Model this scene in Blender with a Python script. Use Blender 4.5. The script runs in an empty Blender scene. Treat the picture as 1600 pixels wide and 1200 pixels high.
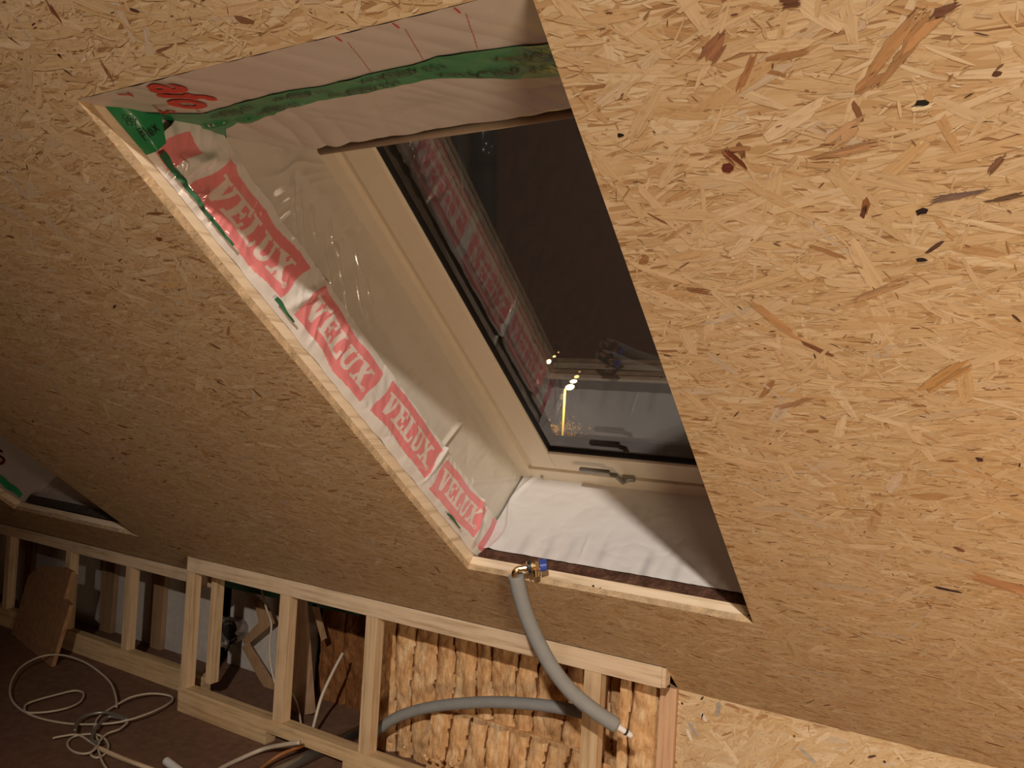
import bpy, bmesh, math, random
import numpy as np
from mathutils import Vector, Matrix, noise

# ------------------------------------------------------------------ frame of reference
# x along the eaves, y towards the eaves, z up; camera at the origin of the measured room, 1.38 m above the floor
H = 1.38
YAW, PITCH, ROLL, SLOPE = -0.52768, 0.01904, 0.05787, 0.653992
FPX = 1212.4
cs, sn = math.cos(SLOPE), math.sin(SLOPE)
SV = np.array([0, cs, -sn]); NV = np.array([0, sn, cs]); CP = np.array([0, 0, H])
N0 = 0.73                      # perpendicular distance camera -> ceiling boards

def P(x, s, n):                # ceiling coordinates (along eaves, down the slope, out through the roof)
    return CP + np.array([x, 0, 0]) + SV * s + NV * n

cy_, sy_ = math.cos(YAW), math.sin(YAW); cp_, sp_ = math.cos(PITCH), math.sin(PITCH)
fw = np.array([sy_ * cp_, cy_ * cp_, sp_]); rt = np.array([cy_, -sy_, 0]); up = np.cross(rt, fw)
rt2 = rt * math.cos(ROLL) + up * math.sin(ROLL); up2 = -rt * math.sin(ROLL) + up * math.cos(ROLL)

def onplane(px, py, n, d):     # measured photo point -> point of the plane n.p = d
    r = rt2 * (px - 800) / FPX - up2 * (py - 600) / FPX + fw
    n = np.array(n, float)
    return CP + r * (d - CP @ n) / (n @ r)
def atY(px, py, y): return onplane(px, py, (0, 1, 0), y)
def atZ(px, py, z): return onplane(px, py, (0, 0, 1), z)
def atN(px, py, n): return onplane(px, py, NV, n + CP @ NV)

scene = bpy.context.scene
COL = scene.collection

# ------------------------------------------------------------------ camera, world, lights, exposure
cam = bpy.data.cameras.new('camera'); camo = bpy.data.objects.new('camera', cam); COL.objects.link(camo)
cam.sensor_width = 36; cam.lens = 36 * FPX / 1600; cam.clip_start = 0.02; cam.clip_end = 200
mw = Matrix.Identity(4)
for i in range(3):
    mw[i][0] = rt2[i]; mw[i][1] = up2[i]; mw[i][2] = -fw[i]; mw[i][3] = CP[i]
camo.matrix_world = mw
scene.camera = camo
w = bpy.data.worlds.new('night'); scene.world = w; w.use_nodes = True
w.node_tree.nodes['Background'].inputs[0].default_value = (0.024, 0.0175, 0.0135, 1)
w.node_tree.nodes['Background'].inputs[1].default_value = 0.6
vs = scene.view_settings
vs.view_transform = 'Standard'; vs.look = 'None'; vs.exposure = 0; vs.gamma = 1; vs.use_curve_mapping = False

LAMP = np.array([0.60, -2.00, 3.01])
def light(name, kind, loc, energy, color, target=None, **kw):
    l = bpy.data.lights.new(name, kind); l.energy = energy; l.color = color
    for k, v in kw.items(): setattr(l, k, v)
    o = bpy.data.objects.new(name, l); COL.objects.link(o); o.location = loc
    if target is not None:
        o.rotation_euler = (Vector(target) - Vector(loc)).to_track_quat('-Z', 'Y').to_euler()
    return o
light('hanging_lamp_light', 'SPOT', LAMP, 600, (1, .90, .80), target=(-.35, 1.65, 1.0),
      spot_size=math.radians(70), spot_blend=1.0, shadow_soft_size=0.05)
light('floor_work_light', 'POINT', (0.90, 0.35, 0.40), 63, (1, .78, .55), shadow_soft_size=0.22)

# ------------------------------------------------------------------ helpers
def tag(o, label=None, cat=None, group=None, kind=None):
    if label: o['label'] = label
    if cat: o['category'] = cat
    if group: o['group'] = group
    if kind: o['kind'] = kind
    return o

def empty(name, loc, label=None, cat=None, group=None, kind=None):
    o = bpy.data.objects.new(name, None); COL.objects.link(o); o.location = Vector(loc)
    o.empty_display_size = 0.05
    return tag(o, label, cat, group, kind)

def mesh(name, verts, faces, mat, parent=None, col=None, uv=None, smooth=False):
    me = bpy.data.meshes.new(name)
    if parent is not None:
        off = np.array(parent.location); 
        p = parent.parent
        while p is not None: off = off + np.array(p.location); p = p.parent
        verts = np.asarray(verts, float) - off
    me.from_pydata([tuple(v) for v in verts], [], [tuple(f) for f in faces])
    if col is not None:
        a = me.color_attributes.new('Col', 'FLOAT_COLOR', 'POINT')
        c = np.ones((len(verts), 4), np.float32); c[:, :3] = col
        a.data.foreach_set('color', c.ravel())
    if uv is not None:
        l = me.uv_layers.new(name='UVMap')
        idx = np.empty(len(me.loops), np.int32); me.loops.foreach_get('vertex_index', idx)
        l.data.foreach_set('uv', np.asarray(uv, np.float32)[idx].ravel())
    if smooth: me.polygons.foreach_set('use_smooth', [True] * len(me.polygons))
    for m in (mat if isinstance(mat, (list, tuple)) else [mat]): me.materials.append(m)
    me.update()
    o = bpy.data.objects.new(name, me); COL.objects.link(o)
    if parent is not None: o.parent = parent
    return o

def top(o, loc=None):          # move a top-level mesh's origin to the middle of its geometry
    me = o.data
    co = np.empty(len(me.vertices) * 3); me.vertices.foreach_get('co', co); co = co.reshape(-1, 3)
    c = (co.min(0) + co.max(0)) / 2 if loc is None else np.array(loc)
    me.vertices.foreach_set('co', (co - c).ravel()); me.update(); o.location = Vector(c)
    return o

class MB:
    def __init__(s): s.v = []; s.f = []; s.sm = True
    def add(s, v, f):
        b = len(s.v); s.v += [np.array(q, float) for q in v]; s.f += [tuple(i + b for i in t) for t in f]
    def box(s, a, b, bev=0.002, M=None):   # bevelled box in axes a..b, optional mapping
        (x0, y0, z0), (x1, y1, z1) = a, b
        bm = bmesh.new(); bmesh.ops.create_cube(bm, size=1)
        for v in bm.verts:
            v.co = Vector(((x0 + x1) / 2 + v.co.x * (x1 - x0), (y0 + y1) / 2 + v.co.y * (y1 - y0), (z0 + z1) / 2 + v.co.z * (z1 - z0)))
        if bev: bmesh.ops.bevel(bm, geom=bm.edges[:], offset=bev, segments=2, affect='EDGES', profile=0.7)
        bm.verts.index_update()
        vv = [np.array(v.co) for v in bm.verts]
        if M is not None: vv = [M(v) for v in vv]
        s.add(vv, [tuple(v.index for v in f.verts) for f in bm.faces]); bm.free()
        return s
    def tube(s, pts, r, n=12, cap=True):
        pts = [Vector(p) for p in pts]; m = len(pts)
        rs = r if isinstance(r, (list, tuple)) else [r] * m
        t0 = (pts[1] - pts[0]).normalized(); u = t0.orthogonal().normalized()
        vv = []; ff = []
        for i, p in enumerate(pts):
            t = (pts[min(i + 1, m - 1)] - pts[max(i - 1, 0)]).normalized()
            u = (u - t * u.dot(t)).normalized(); q = t.cross(u)
            for k in range(n):
                a = 2 * math.pi * k / n
                vv.append(p + (u * math.cos(a) + q * math.sin(a)) * rs[i])
        for i in range(m - 1):
            for k in range(n):
                ff.append((i * n + k, i * n + (k + 1) % n, (i + 1) * n + (k + 1) % n, (i + 1) * n + k))
        if cap: ff.append(tuple(range(n))[::-1]); ff.append(tuple((m - 1) * n + k for k in range(n)))
        s.add(vv, ff); return s
    def cyl(s, a, b, r, n=24, r2=None): return s.tube([a, b], [r, r if r2 is None else r2], n)
    def build(s, name, mat, parent=None, smooth=False):
        return mesh(name, s.v, s.f, mat, parent, smooth=smooth)

def spline(pts, k=8):
    pts = [Vector(p) for p in pts]; out = []
    for i in range(len(pts) - 1):
        p0 = pts[max(i - 1, 0)]; p1 = pts[i]; p2 = pts[i + 1]; p3 = pts[min(i + 2, len(pts) - 1)]
        for j in range(k):
            t = j / k
            out.append(0.5 * ((2 * p1) + (p2 - p0) * t + (2 * p0 - 5 * p1 + 4 * p2 - p3) * t * t + (3 * p1 - p0 - 3 * p2 + p3) * t ** 3))
    out.append(pts[-1]); return out

# ------------------------------------------------------------------ materials
def nmat(name):
    m = bpy.data.materials.new(name); m.use_nodes = True
    nt = m.node_tree; b = nt.nodes['Principled BSDF']
    return m, nt, b
def N(nt, t, **kw):
    n = nt.nodes.new(t)
    for k, v in kw.items():
        if isinstance(k, str) and hasattr(n, k): setattr(n, k, v)
    return n
def lk(nt, a, b): nt.links.new(a, b)
def ramp(nt, fac, stops):
    r = nt.nodes.new('ShaderNodeValToRGB'); e = r.color_ramp.elements
    while len(e) < len(stops): e.new(0.5)
    for i, (p, c) in enumerate(stops): e[i].position = p; e[i].color = (*c, 1)
    lk(nt, fac, r.inputs[0]); return r.outputs[0]
def mixc(nt, f, a, b, mode='MIX'):
    m = nt.nodes.new('ShaderNodeMix'); m.data_type = 'RGBA'; m.blend_type = mode
    if isinstance(f, float): m.inputs[0].default_value = f
    else: lk(nt, f, m.inputs[0])
    for s_, v in ((6, a), (7, b)):
        if isinstance(v, tuple): m.inputs[s_].default_value = (*v, 1)
        else: lk(nt, v, m.inputs[s_])
    return m.outputs[2]
def tex(nt, coord, scale, nscale, detail=3, rough=.55, kind='ShaderNodeTexNoise', rot=(0, 0, 0)):
    mp = nt.nodes.new('ShaderNodeMapping'); mp.inputs['Scale'].default_value = scale; mp.inputs['Rotation'].default_value = rot
    lk(nt, coord, mp.inputs[0]); t = nt.nodes.new(kind); lk(nt, mp.outputs[0], t.inputs['Vector'])
    t.inputs['Scale'].default_value = nscale
    if kind == 'ShaderNodeTexNoise': t.inputs['Detail'].default_value = detail; t.inputs['Roughness'].default_value = rough
    return t
def bump(nt, b, h, st, dist=0.002):
    n = nt.nodes.new('ShaderNodeBump'); n.inputs['Strength'].default_value = st; n.inputs['Distance'].default_value = dist
    lk(nt, h, n.inputs['Height']); lk(nt, n.outputs[0], b.inputs['Normal'])

def plain(name, col, rough=.6, metal=0, spec=.5, nz=0.06, bmp=0.0):
    m, nt, b = nmat(name)
    co = N(nt, 'ShaderNodeTexCoord')
    t = tex(nt, co.outputs['Object'], (1, 1, 1), 35, 4)
    c = ramp(nt, t.outputs[0], [(.3, tuple(x * (1 - nz) for x in col)), (.7, tuple(min(1, x * (1 + nz)) for x in col))])
    lk(nt, c, b.inputs['Base Color']); b.inputs['Roughness'].default_value = rough
    b.inputs['Metallic'].default_value = metal; b.inputs['Specular IOR Level'].default_value = spec
    if bmp: bump(nt, b, t.outputs[0], bmp)
    return m

def osb_chip():
    m, nt, b = nmat('oriented_strand')
    a = N(nt, 'ShaderNodeVertexColor'); a.layer_name = 'Col'
    uv = N(nt, 'ShaderNodeTexCoord')
    t = tex(nt, uv.outputs['UV'], (14, 420, 1), 1, 4, .6)
    g = ramp(nt, t.outputs[0], [(.3, (.84, .81, .78)), (.62, (1.05, 1.05, 1.05))])
    t2 = tex(nt, uv.outputs['UV'], (60, 160, 1), 1, 3, .6)
    g2 = ramp(nt, t2.outputs[0], [(.30, (.72, .64, .54)), (.46, (1, 1, 1))])
    c = mixc(nt, 1.0, a.outputs[0], g, 'MULTIPLY'); c = mixc(nt, .8, c, g2, 'MULTIPLY')
    lk(nt, c, b.inputs['Base Color'])
    b.inputs['Roughness'].default_value = .55; b.inputs['Specular IOR Level'].default_value = .35
    bump(nt, b, t.outputs[0], .2, .0008)
    return m
def osb_base(name='strand_board', k=1.0):
    m, nt, b = nmat(name)
    co = N(nt, 'ShaderNodeTexCoord').outputs['Object']
    c = None
    for i, (ang, sc, th) in enumerate(((0, 1, 0), (.35, 1.3, .5), (-.5, 1.7, .5), (1.2, 1.5, .56), (.1, 2.4, .52))):
        v = tex(nt, co, (14 * sc, 90 * sc, 90 * sc), 1, kind='ShaderNodeTexVoronoi', rot=(SLOPE if 'ceil' in name else 0, ang, ang))
        v.feature = 'F1'
        sep = N(nt, 'ShaderNodeSeparateColor'); lk(nt, v.outputs['Color'], sep.inputs[0])
        cc = ramp(nt, sep.outputs[0], [(0, (.30 * k, .15 * k, .06 * k)), (.12, (.50 * k, .31 * k, .14 * k)), (.5, (.60 * k, .41 * k, .21 * k)), (1, (.70 * k, .53 * k, .32 * k))])
        if c is None: c = cc
        else:
            mth = N(nt, 'ShaderNodeMath'); mth.operation = 'GREATER_THAN'; mth.inputs[1].default_value = th
            lk(nt, sep.outputs[1], mth.inputs[0]); c = mixc(nt, mth.outputs[0], c, cc)
    lk(nt, c, b.inputs['Base Color']); b.inputs['Roughness'].default_value = .6
    return m
def pine(name, col, axis='X', rough=.6):
    m, nt, b = nmat(name)
    co = N(nt, 'ShaderNodeTexCoord').outputs['Object']
    sc = {'X': (1.2, 26, 26), 'Y': (26, 1.2, 26), 'Z': (26, 26, 1.2)}[axis]
    t = tex(nt, co, sc, 3, 4, .6)
    t2 = tex(nt, co, (1, 1, 1), 9, 2)
    d = tuple(x * .72 for x in col)
    c = ramp(nt, t.outputs[0], [(.32, (d[0], d[1] * .92, d[2] * .8)), (.5, col), (.7, tuple(min(1, x * 1.1) for x in col))])
    c2 = ramp(nt, t2.outputs[0], [(.25, (.82, .76, .68)), (.5, (1, 1, 1))])
    c = mixc(nt, .6, c, c2, 'MULTIPLY')
    lk(nt, c, b.inputs['Base Color']); b.inputs['Roughness'].default_value = rough
    b.inputs['Specular IOR Level'].default_value = .3
    bump(nt, b, t.outputs[0], .15, .001)
    return m
def film(name, rough=.28, bmp=.25, bscale=30, coat=.6, attr=True, col=(.7, .66, .6), stretch=(1, 1, 1)):
    m, nt, b = nmat(name)
    co = N(nt, 'ShaderNodeTexCoord').outputs['Object']
    t = tex(nt, co, stretch, bscale, 5, .6)
    if attr:
        a = N(nt, 'ShaderNodeVertexColor'); a.layer_name = 'Col'; base = a.outputs[0]
    else:
        base = ramp(nt, t.outputs[0], [(.3, tuple(x * .94 for x in col)), (.7, col)])
    lk(nt, base, b.inputs['Base Color'])
    b.inputs['Roughness'].default_value = rough; b.inputs['Coat Weight'].default_value = coat
    b.inputs['Coat Roughness'].default_value = .06
    bump(nt, b, t.outputs[0], bmp, .003)
    return m
def glass(name):
    m = bpy.data.materials.new(name); m.use_nodes = True; nt = m.node_tree; nt.nodes.clear()
    out = N(nt, 'ShaderNodeOutputMaterial'); mx = N(nt, 'ShaderNodeMixShader')
    tr = N(nt, 'ShaderNodeBsdfTransparent'); tr.inputs[0].default_value = (.93, .95, .93, 1)
    gl = N(nt, 'ShaderNodeBsdfGlossy'); gl.inputs['Roughness'].default_value = 0.0; gl.inputs[0].default_value = (.95, .93, .95, 1)
    lw = N(nt, 'ShaderNodeLayerWeight'); lw.inputs[0].default_value = .5
    pw = N(nt, 'ShaderNodeMath'); pw.operation = 'POWER'; pw.inputs[1].default_value = 5.0
    ml = N(nt, 'ShaderNodeMath'); ml.operation = 'MULTIPLY_ADD'; ml.use_clamp = True; ml.inputs[1].default_value = 1.2; ml.inputs[2].default_value = .10
    lk(nt, lw.outputs['Facing'], pw.inputs[0]); lk(nt, pw.outputs[0], ml.inputs[0]); lk(nt, ml.outputs[0], mx.inputs[0])
    lk(nt, tr.outputs[0], mx.inputs[1]); lk(nt, gl.outputs[0], mx.inputs[2]); lk(nt, mx.outputs[0], out.inputs[0])
    return m
def emit(name, col, st):
    m = bpy.data.materials.new(name); m.use_nodes = True; nt = m.node_tree; nt.nodes.clear()
    out = N(nt, 'ShaderNodeOutputMaterial'); e = N(nt, 'ShaderNodeEmission'); e.inputs[0].default_value = (*col, 1); e.inputs[1].default_value = st
    lk(nt, e.outputs[0], out.inputs[0]); m.cycles.emission_sampling = 'NONE'; return m
def wool(name, a_, b_, c_):
    m, nt, b = nmat(name)
    co = N(nt, 'ShaderNodeTexCoord').outputs['Object']
    t = tex(nt, co, (1.6, 1.6, .8), 14, 7, .68); t2 = tex(nt, co, (5, 5, 1), 22, 6, .7)
    c = ramp(nt, t.outputs[0], [(.3, a_), (.5, b_), (.68, c_)])
    c2 = ramp(nt, t2.outputs[0], [(.32, (.62, .5, .42)), (.55, (1, 1, 1))])
    c = mixc(nt, .75, c, c2, 'MULTIPLY')
    lk(nt, c, b.inputs['Base Color']); b.inputs['Roughness'].default_value = .95; b.inputs['Specular IOR Level'].default_value = .1
    bump(nt, b, t2.outputs[0], .8, .008)
    return m

M_CHIP = osb_chip(); M_OSB = osb_base('strand_board_ceiling', .95); M_OSBW = osb_base('strand_board_wall', .95)
M_EDGE = plain('strand_board_edge', (.50, .35, .20), .9, nz=.3, bmp=.6)
M_PINE_X = pine('pine_along_x', (.66, .50, .33), 'X'); M_PINE_Z = pine('pine_along_z', (.62, .44, .26), 'Z')
M_PINE_S = pine('pine_batten', (.78, .62, .43), 'Y')
M_PINE_B = pine('pine_batten_sill', (.78, .62, .43), 'X')
M_PLATE = pine('pine_plate', (.60, .42, .23), 'X')
M_PLANK = pine('old_plank', (.36, .22, .12), 'Z')
M_FILM = film('printed_film', .22, .35, 26, .9); M_WIDE = film('clear_grey_film', .16, .30, 18, .8, stretch=(1, 1, 1))
M_TOPF = film('top_film', .42, .2, 16, .15); M_BOTF = film('white_film', .25, .3, 20, .6)
M_FRAME = plain('cream_lacquer', (.80, .71, .55), .35, nz=.02)
M_SASH = plain('cream_lacquer_sash', (.80, .72, .55), .35, nz=.02)
M_GASKET = plain('black_gasket', (.012, .010, .009), .5)
M_GREYM = plain('grey_metal', (.30, .28, .24), .35, .6)
M_GLASS = glass('window_glass')
M_TAPE = film('green_tape', .4, .25, 40, .15, attr=False, col=(.02, .24, .085))
M_INKB = plain('black_ink', (.012, .02, .014), .5); M_INKR = plain('red_ink', (.62, .04, .02), .5)
M_INKP = plain('faded_red_ink', (.45, .16, .11), .5)
M_FIBRE = wool('wood_fibre', (.05, .025, .016), (.12, .060, .038), (.22, .12, .08))
M_WOOL = wool('mineral_wool', (.50, .25, .10), (.78, .47, .22), (.92, .68, .40))
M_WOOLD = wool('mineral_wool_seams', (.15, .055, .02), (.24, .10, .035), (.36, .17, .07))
M_FLOOR = plain('dusty_floor', (.17, .088, .052), .8, nz=.22, bmp=.1)
M_HOSE = plain('grey_foam', (.25, .25, .235), .75, nz=.06, bmp=.15)
M_BRASS = plain('brass', (.72, .52, .26), .25, 1.0); M_STEEL = plain('steel', (.66, .64, .60), .25, 1.0)
M_BLACK = plain('black_rubber', (.02, .018, .018), .45); M_BLUE = plain('blue_plastic', (.03, .07, .36), .4)
M_WHITE = plain('white_plastic', (.75, .72, .68), .4); M_CABLE = plain('ivory_cable', (.52, .44, .33), .5)
M_DUCT = plain('dark_duct', (.055, .055, .06), .18, .3); M_DUCTL = plain('grey_duct', (.30, .29, .27), .18, .6)
M_BOARDW = plain('pale_board', (.50, .45, .40), .7, nz=.08); M_MEMB = plain('green_membrane', (.03, .10, .06), .6)
M_ROOM = pine('room_cladding', (.33, .17, .075), 'X'); M_DARK = plain('eaves_felt', (.045, .03, .022), .95, nz=.4)
M_ALU = plain('ragged_foil', (.36, .31, .27), .4, .7, nz=.4, bmp=.5)
M_LEAF = plain('leaves', (.20, .12, .03), .6, nz=.3)
M_LAMP = emit('sodium_light', (1, .78, .38), 9.0); M_GHOST = emit('sodium_ghost', (1, .66, .25), 2.2)  # the second glow is for the lamp's reflections in the panes
M_POLE = plain('lamp_post_paint', (.5, .42, .2), .5)

# ------------------------------------------------------------------ strand board surface
PAL = [((.66, .48, .275), 30), ((.60, .42, .22), 34), ((.70, .545, .345), 18), ((.57, .375, .18), 16), ((.52, .32, .145), 10),
       ((.46, .26, .105), 4.0), ((.56, .45, .33), 6), ((.36, .19, .08), 2.0), ((.22, .10, .045), 1.0), ((.09, .045, .03), .7)]
PMEAN = np.array([.595, .425, .24]); PC = np.array([p[0] for p in PAL]); PW = np.array([p[1] for p in PAL]); PW = PW / PW.sum()
def chips(rng, n, ulo, uhi, vlo, vhi, inside, flow=0.0, big=.3, lmul=1.0):
    """random strands: returns verts in (u, v, h), faces, colours, uvs"""
    V = []; F = []; C = []; U = []
    k = 0
    for i in range(n):
        r = rng.random()
        ci = rng.choice(len(PAL), p=PW)
        dark = ci >= 7
        if r < big: L = rng.uniform(.05, .13); W = rng.uniform(.006, .022)
        elif r < big + .45: L = rng.uniform(.02, .06); W = rng.uniform(.002, .007)
        else: L = rng.uniform(.006, .025); W = rng.uniform(.001, .004)
        if dark: L *= .42; W *= .5
        if ci >= 9: L *= .55; W *= .6
        L *= lmul; W *= lmul
        ang = flow + (rng.normal(0, .42) if rng.random() < .78 else rng.uniform(-1.57, 1.57))
        cu = rng.uniform(ulo, uhi); cv = rng.uniform(vlo, vhi)
        if inside(cu, cv): continue
        a, b = math.cos(ang), math.sin(ang)
        hw = W / 2; hl = L / 2
        j = rng.uniform(-.22, .22, 8)
        prof = [(-hl * (1 + j[0]), -hw * .6), (-hl * .35, -hw * (1 + j[1])), (hl * .4, -hw * (1 + j[2])), (hl * (1 + j[3]), -hw * .5),
                (hl * (1 + j[4]) * .92, hw * .5), (hl * .3, hw * (1 + j[5])), (-hl * .45, hw * (1 + j[6])), (-hl * (1 + j[7]) * .9, hw * .6)]
        h0 = rng.uniform(.0001, .00045) if not dark else rng.uniform(.0004, .0005)
        tu, tv = rng.uniform(-.0008, .0008), rng.uniform(-.003, .003)
        pts = [(cu + x * a - y * b, cv + x * b + y * a) for x, y in prof]
        if any(inside(*q) for q in pts): continue
        col = np.clip((PC[ci] if dark else PMEAN + (PC[ci] - PMEAN) * rng.uniform(.2, .95)) * rng.uniform(.95, 1.05), .01, 1)
        ou, ov = rng.uniform(0, 50), rng.uniform(0, 50)
        for (x, y), (pu, pv) in zip(prof, pts):
            V.append((pu, pv, h0 + tu * x + tv * y)); C.append(col); U.append((x + ou, y + ov))
        F.append(tuple(range(k, k + 8))); k += 8
    return np.array(V), F, np.array(C), np.array(U)

OP1 = (-1.174, -.393, .274, 1.741)      # x0, x1, s0, s1 of the near opening
OP2 = (-3.985, -3.004, .62, 2.066)
S_KNEE = (2.292 - N0 * sn) / cs         # ceiling runs down to the knee wall
S_FRAME = (2.160 - N0 * sn) / cs
S_TOP = -3.9
def in_open(x, s, pad=0.0):
    for a in (OP1, OP2):
        if a[0] - pad < x < a[1] + pad and a[2] - pad < s < a[3] + pad: return True
    if -2.78 < x < -.70 + (s - S_FRAME) * .15 and s > S_FRAME: return True
    return s > S_KNEE or s < S_TOP or x > 2.6 or x < -6

# ceiling boards as a solid with the two openings cut out
def ceiling():
    xs = sorted([-6, OP2[0], OP2[1], -2.78, OP1[0], OP1[1], -.70, 2.6]); ss = sorted([S_TOP, OP1[2], OP1[3], OP2[2], OP2[3], S_FRAME, S_KNEE])
    mb = MB(); T = .016
    keep = {}
    for i in range(len(xs) - 1):
        for j in range(len(ss) - 1):
            keep[i, j] = not in_open((xs[i] + xs[i + 1]) / 2, (ss[j] + ss[j + 1]) / 2)
    cnt = 0
    for (i, j), kp in keep.items():
        if not kp: continue
        a, b, c, d = xs[i], xs[i + 1], ss[j], ss[j + 1]
        lo = [P(a, c, N0), P(b, c, N0), P(b, d, N0), P(a, d, N0)]; hi = [P(a, c, N0 + T), P(b, c, N0 + T), P(b, d, N0 + T), P(a, d, N0 + T)]
        fs = [(0, 1, 2, 3), (7, 6, 5, 4)]
        mb.add(lo + hi, fs)
        for (di, dj, f) in ((0, -1, (0, 4, 5, 1)), (1, 0, (1, 5, 6, 2)), (0, 1, (2, 6, 7, 3)), (-1, 0, (3, 7, 4, 0))):
            if not keep.get((i + di, j + dj), False): mb.add(lo + hi, [f])
    rng = np.random.default_rng(5)
    V, F, C, U = [], [], [], []
    base = len(mb.v)
    verts = [tuple(v) for v in mb.v]; faces = list(mb.f)
    nb = len(faces)
    cols = [np.array([[.5, .35, .2]] * base)]; uvs = [np.zeros((base, 2))]
    o = base
    for (n, ul, uh, vl, vh, lm) in ((46000, -2.1, .5, -.3, 2.33, .85), (12000, -3.1, -2.1, .2, 2.33, 1.0), (7000, -6.0, -3.1, .6, 2.33, 1.4)):
        v, f, c, u = chips(rng, n, ul, uh, vl, vh, in_open, 0.05, big=.22, lmul=lm)
        verts += [tuple(P(x, s, N0 - h)) for x, s, h in v]
        faces += [tuple(i + o for i in t[::-1]) for t in f]; o += len(v)
        cols.append(c); uvs.append(u)
    # the marks the photo shows by name: holes, knots, long dark strands (centre px, length m, width m, angle, colour)
    marks = [((1147, 250), .034, .011, -1.05, (.17, .045, .02)), ((1136, 262), .016, .013, 0, (.13, .03, .02)), ((1440, 162), .014, .009, 0, (.012, .008, .006)),
             ((1440, 168), .018, .006, 0, (.80, .66, .42)), ((1441, 330), .013, .008, .6, (.02, .01, .01)), ((1556, 115), .008, .008, 0, (.10, .04, .02)),
             ((1354, 321), .022, .009, 1.4, (.26, .11, .04)), ((970, 211), .010, .007, 0, (.012, .01, .008)), ((1400, 75), .085, .028, .9, (.44, .24, .10)),
             ((1365, 120), .05, .016, .8, (.38, .20, .09)), ((1165, 115), .05, .009, 1.0, (.36, .17, .07)), ((1120, 75), .045, .018, .8, (.30, .14, .07)),
             ((1325, 235), .08, .013, .15, (.44, .25, .12)), ((1570, 915), .11, .032, -.45, (.50, .26, .12)), ((1475, 920), .036, .010, -.15, (.04, .02, .03)),
             ((1493, 924), .022, .007, -.1, (.05, .02, .03)), ((1475, 590), .085, .022, .85, (.46, .26, .10)), ((1245, 630), .075, .013, .5, (.42, .24, .12)),
             ((1210, 500), .10, .013, -.9, (.48, .27, .12)), ((1370, 455), .09, .012, .45, (.46, .28, .14)), ((1330, 205), .05, .018, .6, (.47, .29, .15)),
             ((1095, 455), .04, .010, -.2, (.28, .13, .06)), ((1500, 305), .06, .007, .2, (.20, .13, .10)), ((1575, 308), .045, .007, .2, (.16, .09, .05)),
             ((1440, 405), .014, .008, 0, (.02, .012, .01)), ((1350, 330), .02, .005, 1.3, (.12, .05, .03)), ((250, 374), .028, .008, 0, (.20, .05, .02)),
             ((1145, 668), .010, .007, 0, (.62, .50, .34)), ((1167, 755), .008, .007, 0, (.66, .55, .38)), ((1530, 717), .014, .010, -.5, (.07, .03, .03)),
             ((1475, 20), .035, .010, .3, (.16, .07, .04)), ((1230, 5), .03, .011, 0, (.14, .06, .03)), ((1222, 876), .006, .006, 0, (.05, .02, .02)),
             ((23, 64), .02, .003, -1.0, (.03, .01, .01)), ((107, 113), .02, .003, -1.0, (.03, .01, .01)), ((84, 17), .042, .009, 1.3, (.22, .08, .04)),
             ((168, 112), .045, .007, 1.3, (.26, .11, .04)), ((93, 86), .006, .006, 0, (.03, .01, .01)), ((1555, 260), .03, .008, 1.0, (.20, .10, .05))]
    for (px, py), L, W, ang, c in marks:
        q = atN(px, py, N0) - CP; x, s = q[0], q @ SV
        nk = 1 if L < .028 else 5 + int(L * 60)
        for kk in range(nk):
            if nk == 1: l_, w_, ox, oy, an = L, W, 0, 0, -ang
            else:
                l_ = L * rng.uniform(.35, .85); w_ = W * rng.uniform(.18, .5); ox = rng.uniform(-.5, .5) * (L - l_); oy = rng.uniform(-.4, .4) * W; an = -ang + rng.normal(0, .07)
            cc = np.array(c) * rng.uniform(.8, 1.25) if nk > 1 else np.array(c)
            a, b = math.cos(an), math.sin(an); a0, b0 = math.cos(-ang), math.sin(-ang)
            cx, cs_ = x + ox * a0 - oy * b0, s + ox * b0 + oy * a0
            jt = rng.uniform(.6, 1.25, 8)
            for (dx, dy), jj in zip(((-.5, -.12), (-.28, -.5), (.22, -.42), (.5, -.10), (.44, .20), (.1, .5), (-.33, .38), (-.46, .16)), jt):
                verts.append(tuple(P(cx + dx * jj * l_ * a - dy * jj * w_ * b, cs_ + dx * jj * l_ * b + dy * jj * w_ * a, N0 - .00065 - .00002 * kk)))
                uvs.append(np.array([[dx * l_ + kk, dy * w_]])); cols.append(np.array([cc]))
            faces.append(tuple(range(o + 7, o - 1, -1))); o += 8
    # fine brown flecks and fibres
    for k in range(9000):
        x = rng.uniform(-3.0, .5) if k % 3 else rng.uniform(-1.4, .4); s_ = rng.uniform(-.3, 2.33)
        L = rng.uniform(.003, .013) * (1 if rng.random() < .9 else 2); W = rng.uniform(.0006, .0022); an = rng.normal(0.05, .7)
        if in_open(x, s_, .012): continue
        c = np.array([[.30, .155, .065], [.40, .23, .10], [.17, .075, .04], [.72, .60, .42], [.07, .035, .025], [.47, .30, .15]][rng.choice(6, p=[.28, .26, .12, .12, .05, .17])]) * rng.uniform(.85, 1.15)
        a, b = math.cos(an), math.sin(an)
        for dx, dy in ((-.5, 0), (-.2, -.5), (.3, -.4), (.5, .1), (.15, .5), (-.3, .4)):
            verts.append(tuple(P(x + dx * L * a - dy * W * b, s_ + dx * L * b + dy * W * a, N0 - .0006)))
            uvs.append(np.array([[dx * L, dy * W]])); cols.append(c[None])
        faces.append(tuple(range(o + 5, o - 1, -1))); o += 6
    ob = mesh('ceiling', verts, faces, [M_OSB, M_CHIP], col=np.concatenate(cols), uv=np.concatenate(uvs))
    mi = np.zeros(len(faces), np.int32); mi[nb:] = 1
    ob.data.polygons.foreach_set('material_index', mi)
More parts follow.
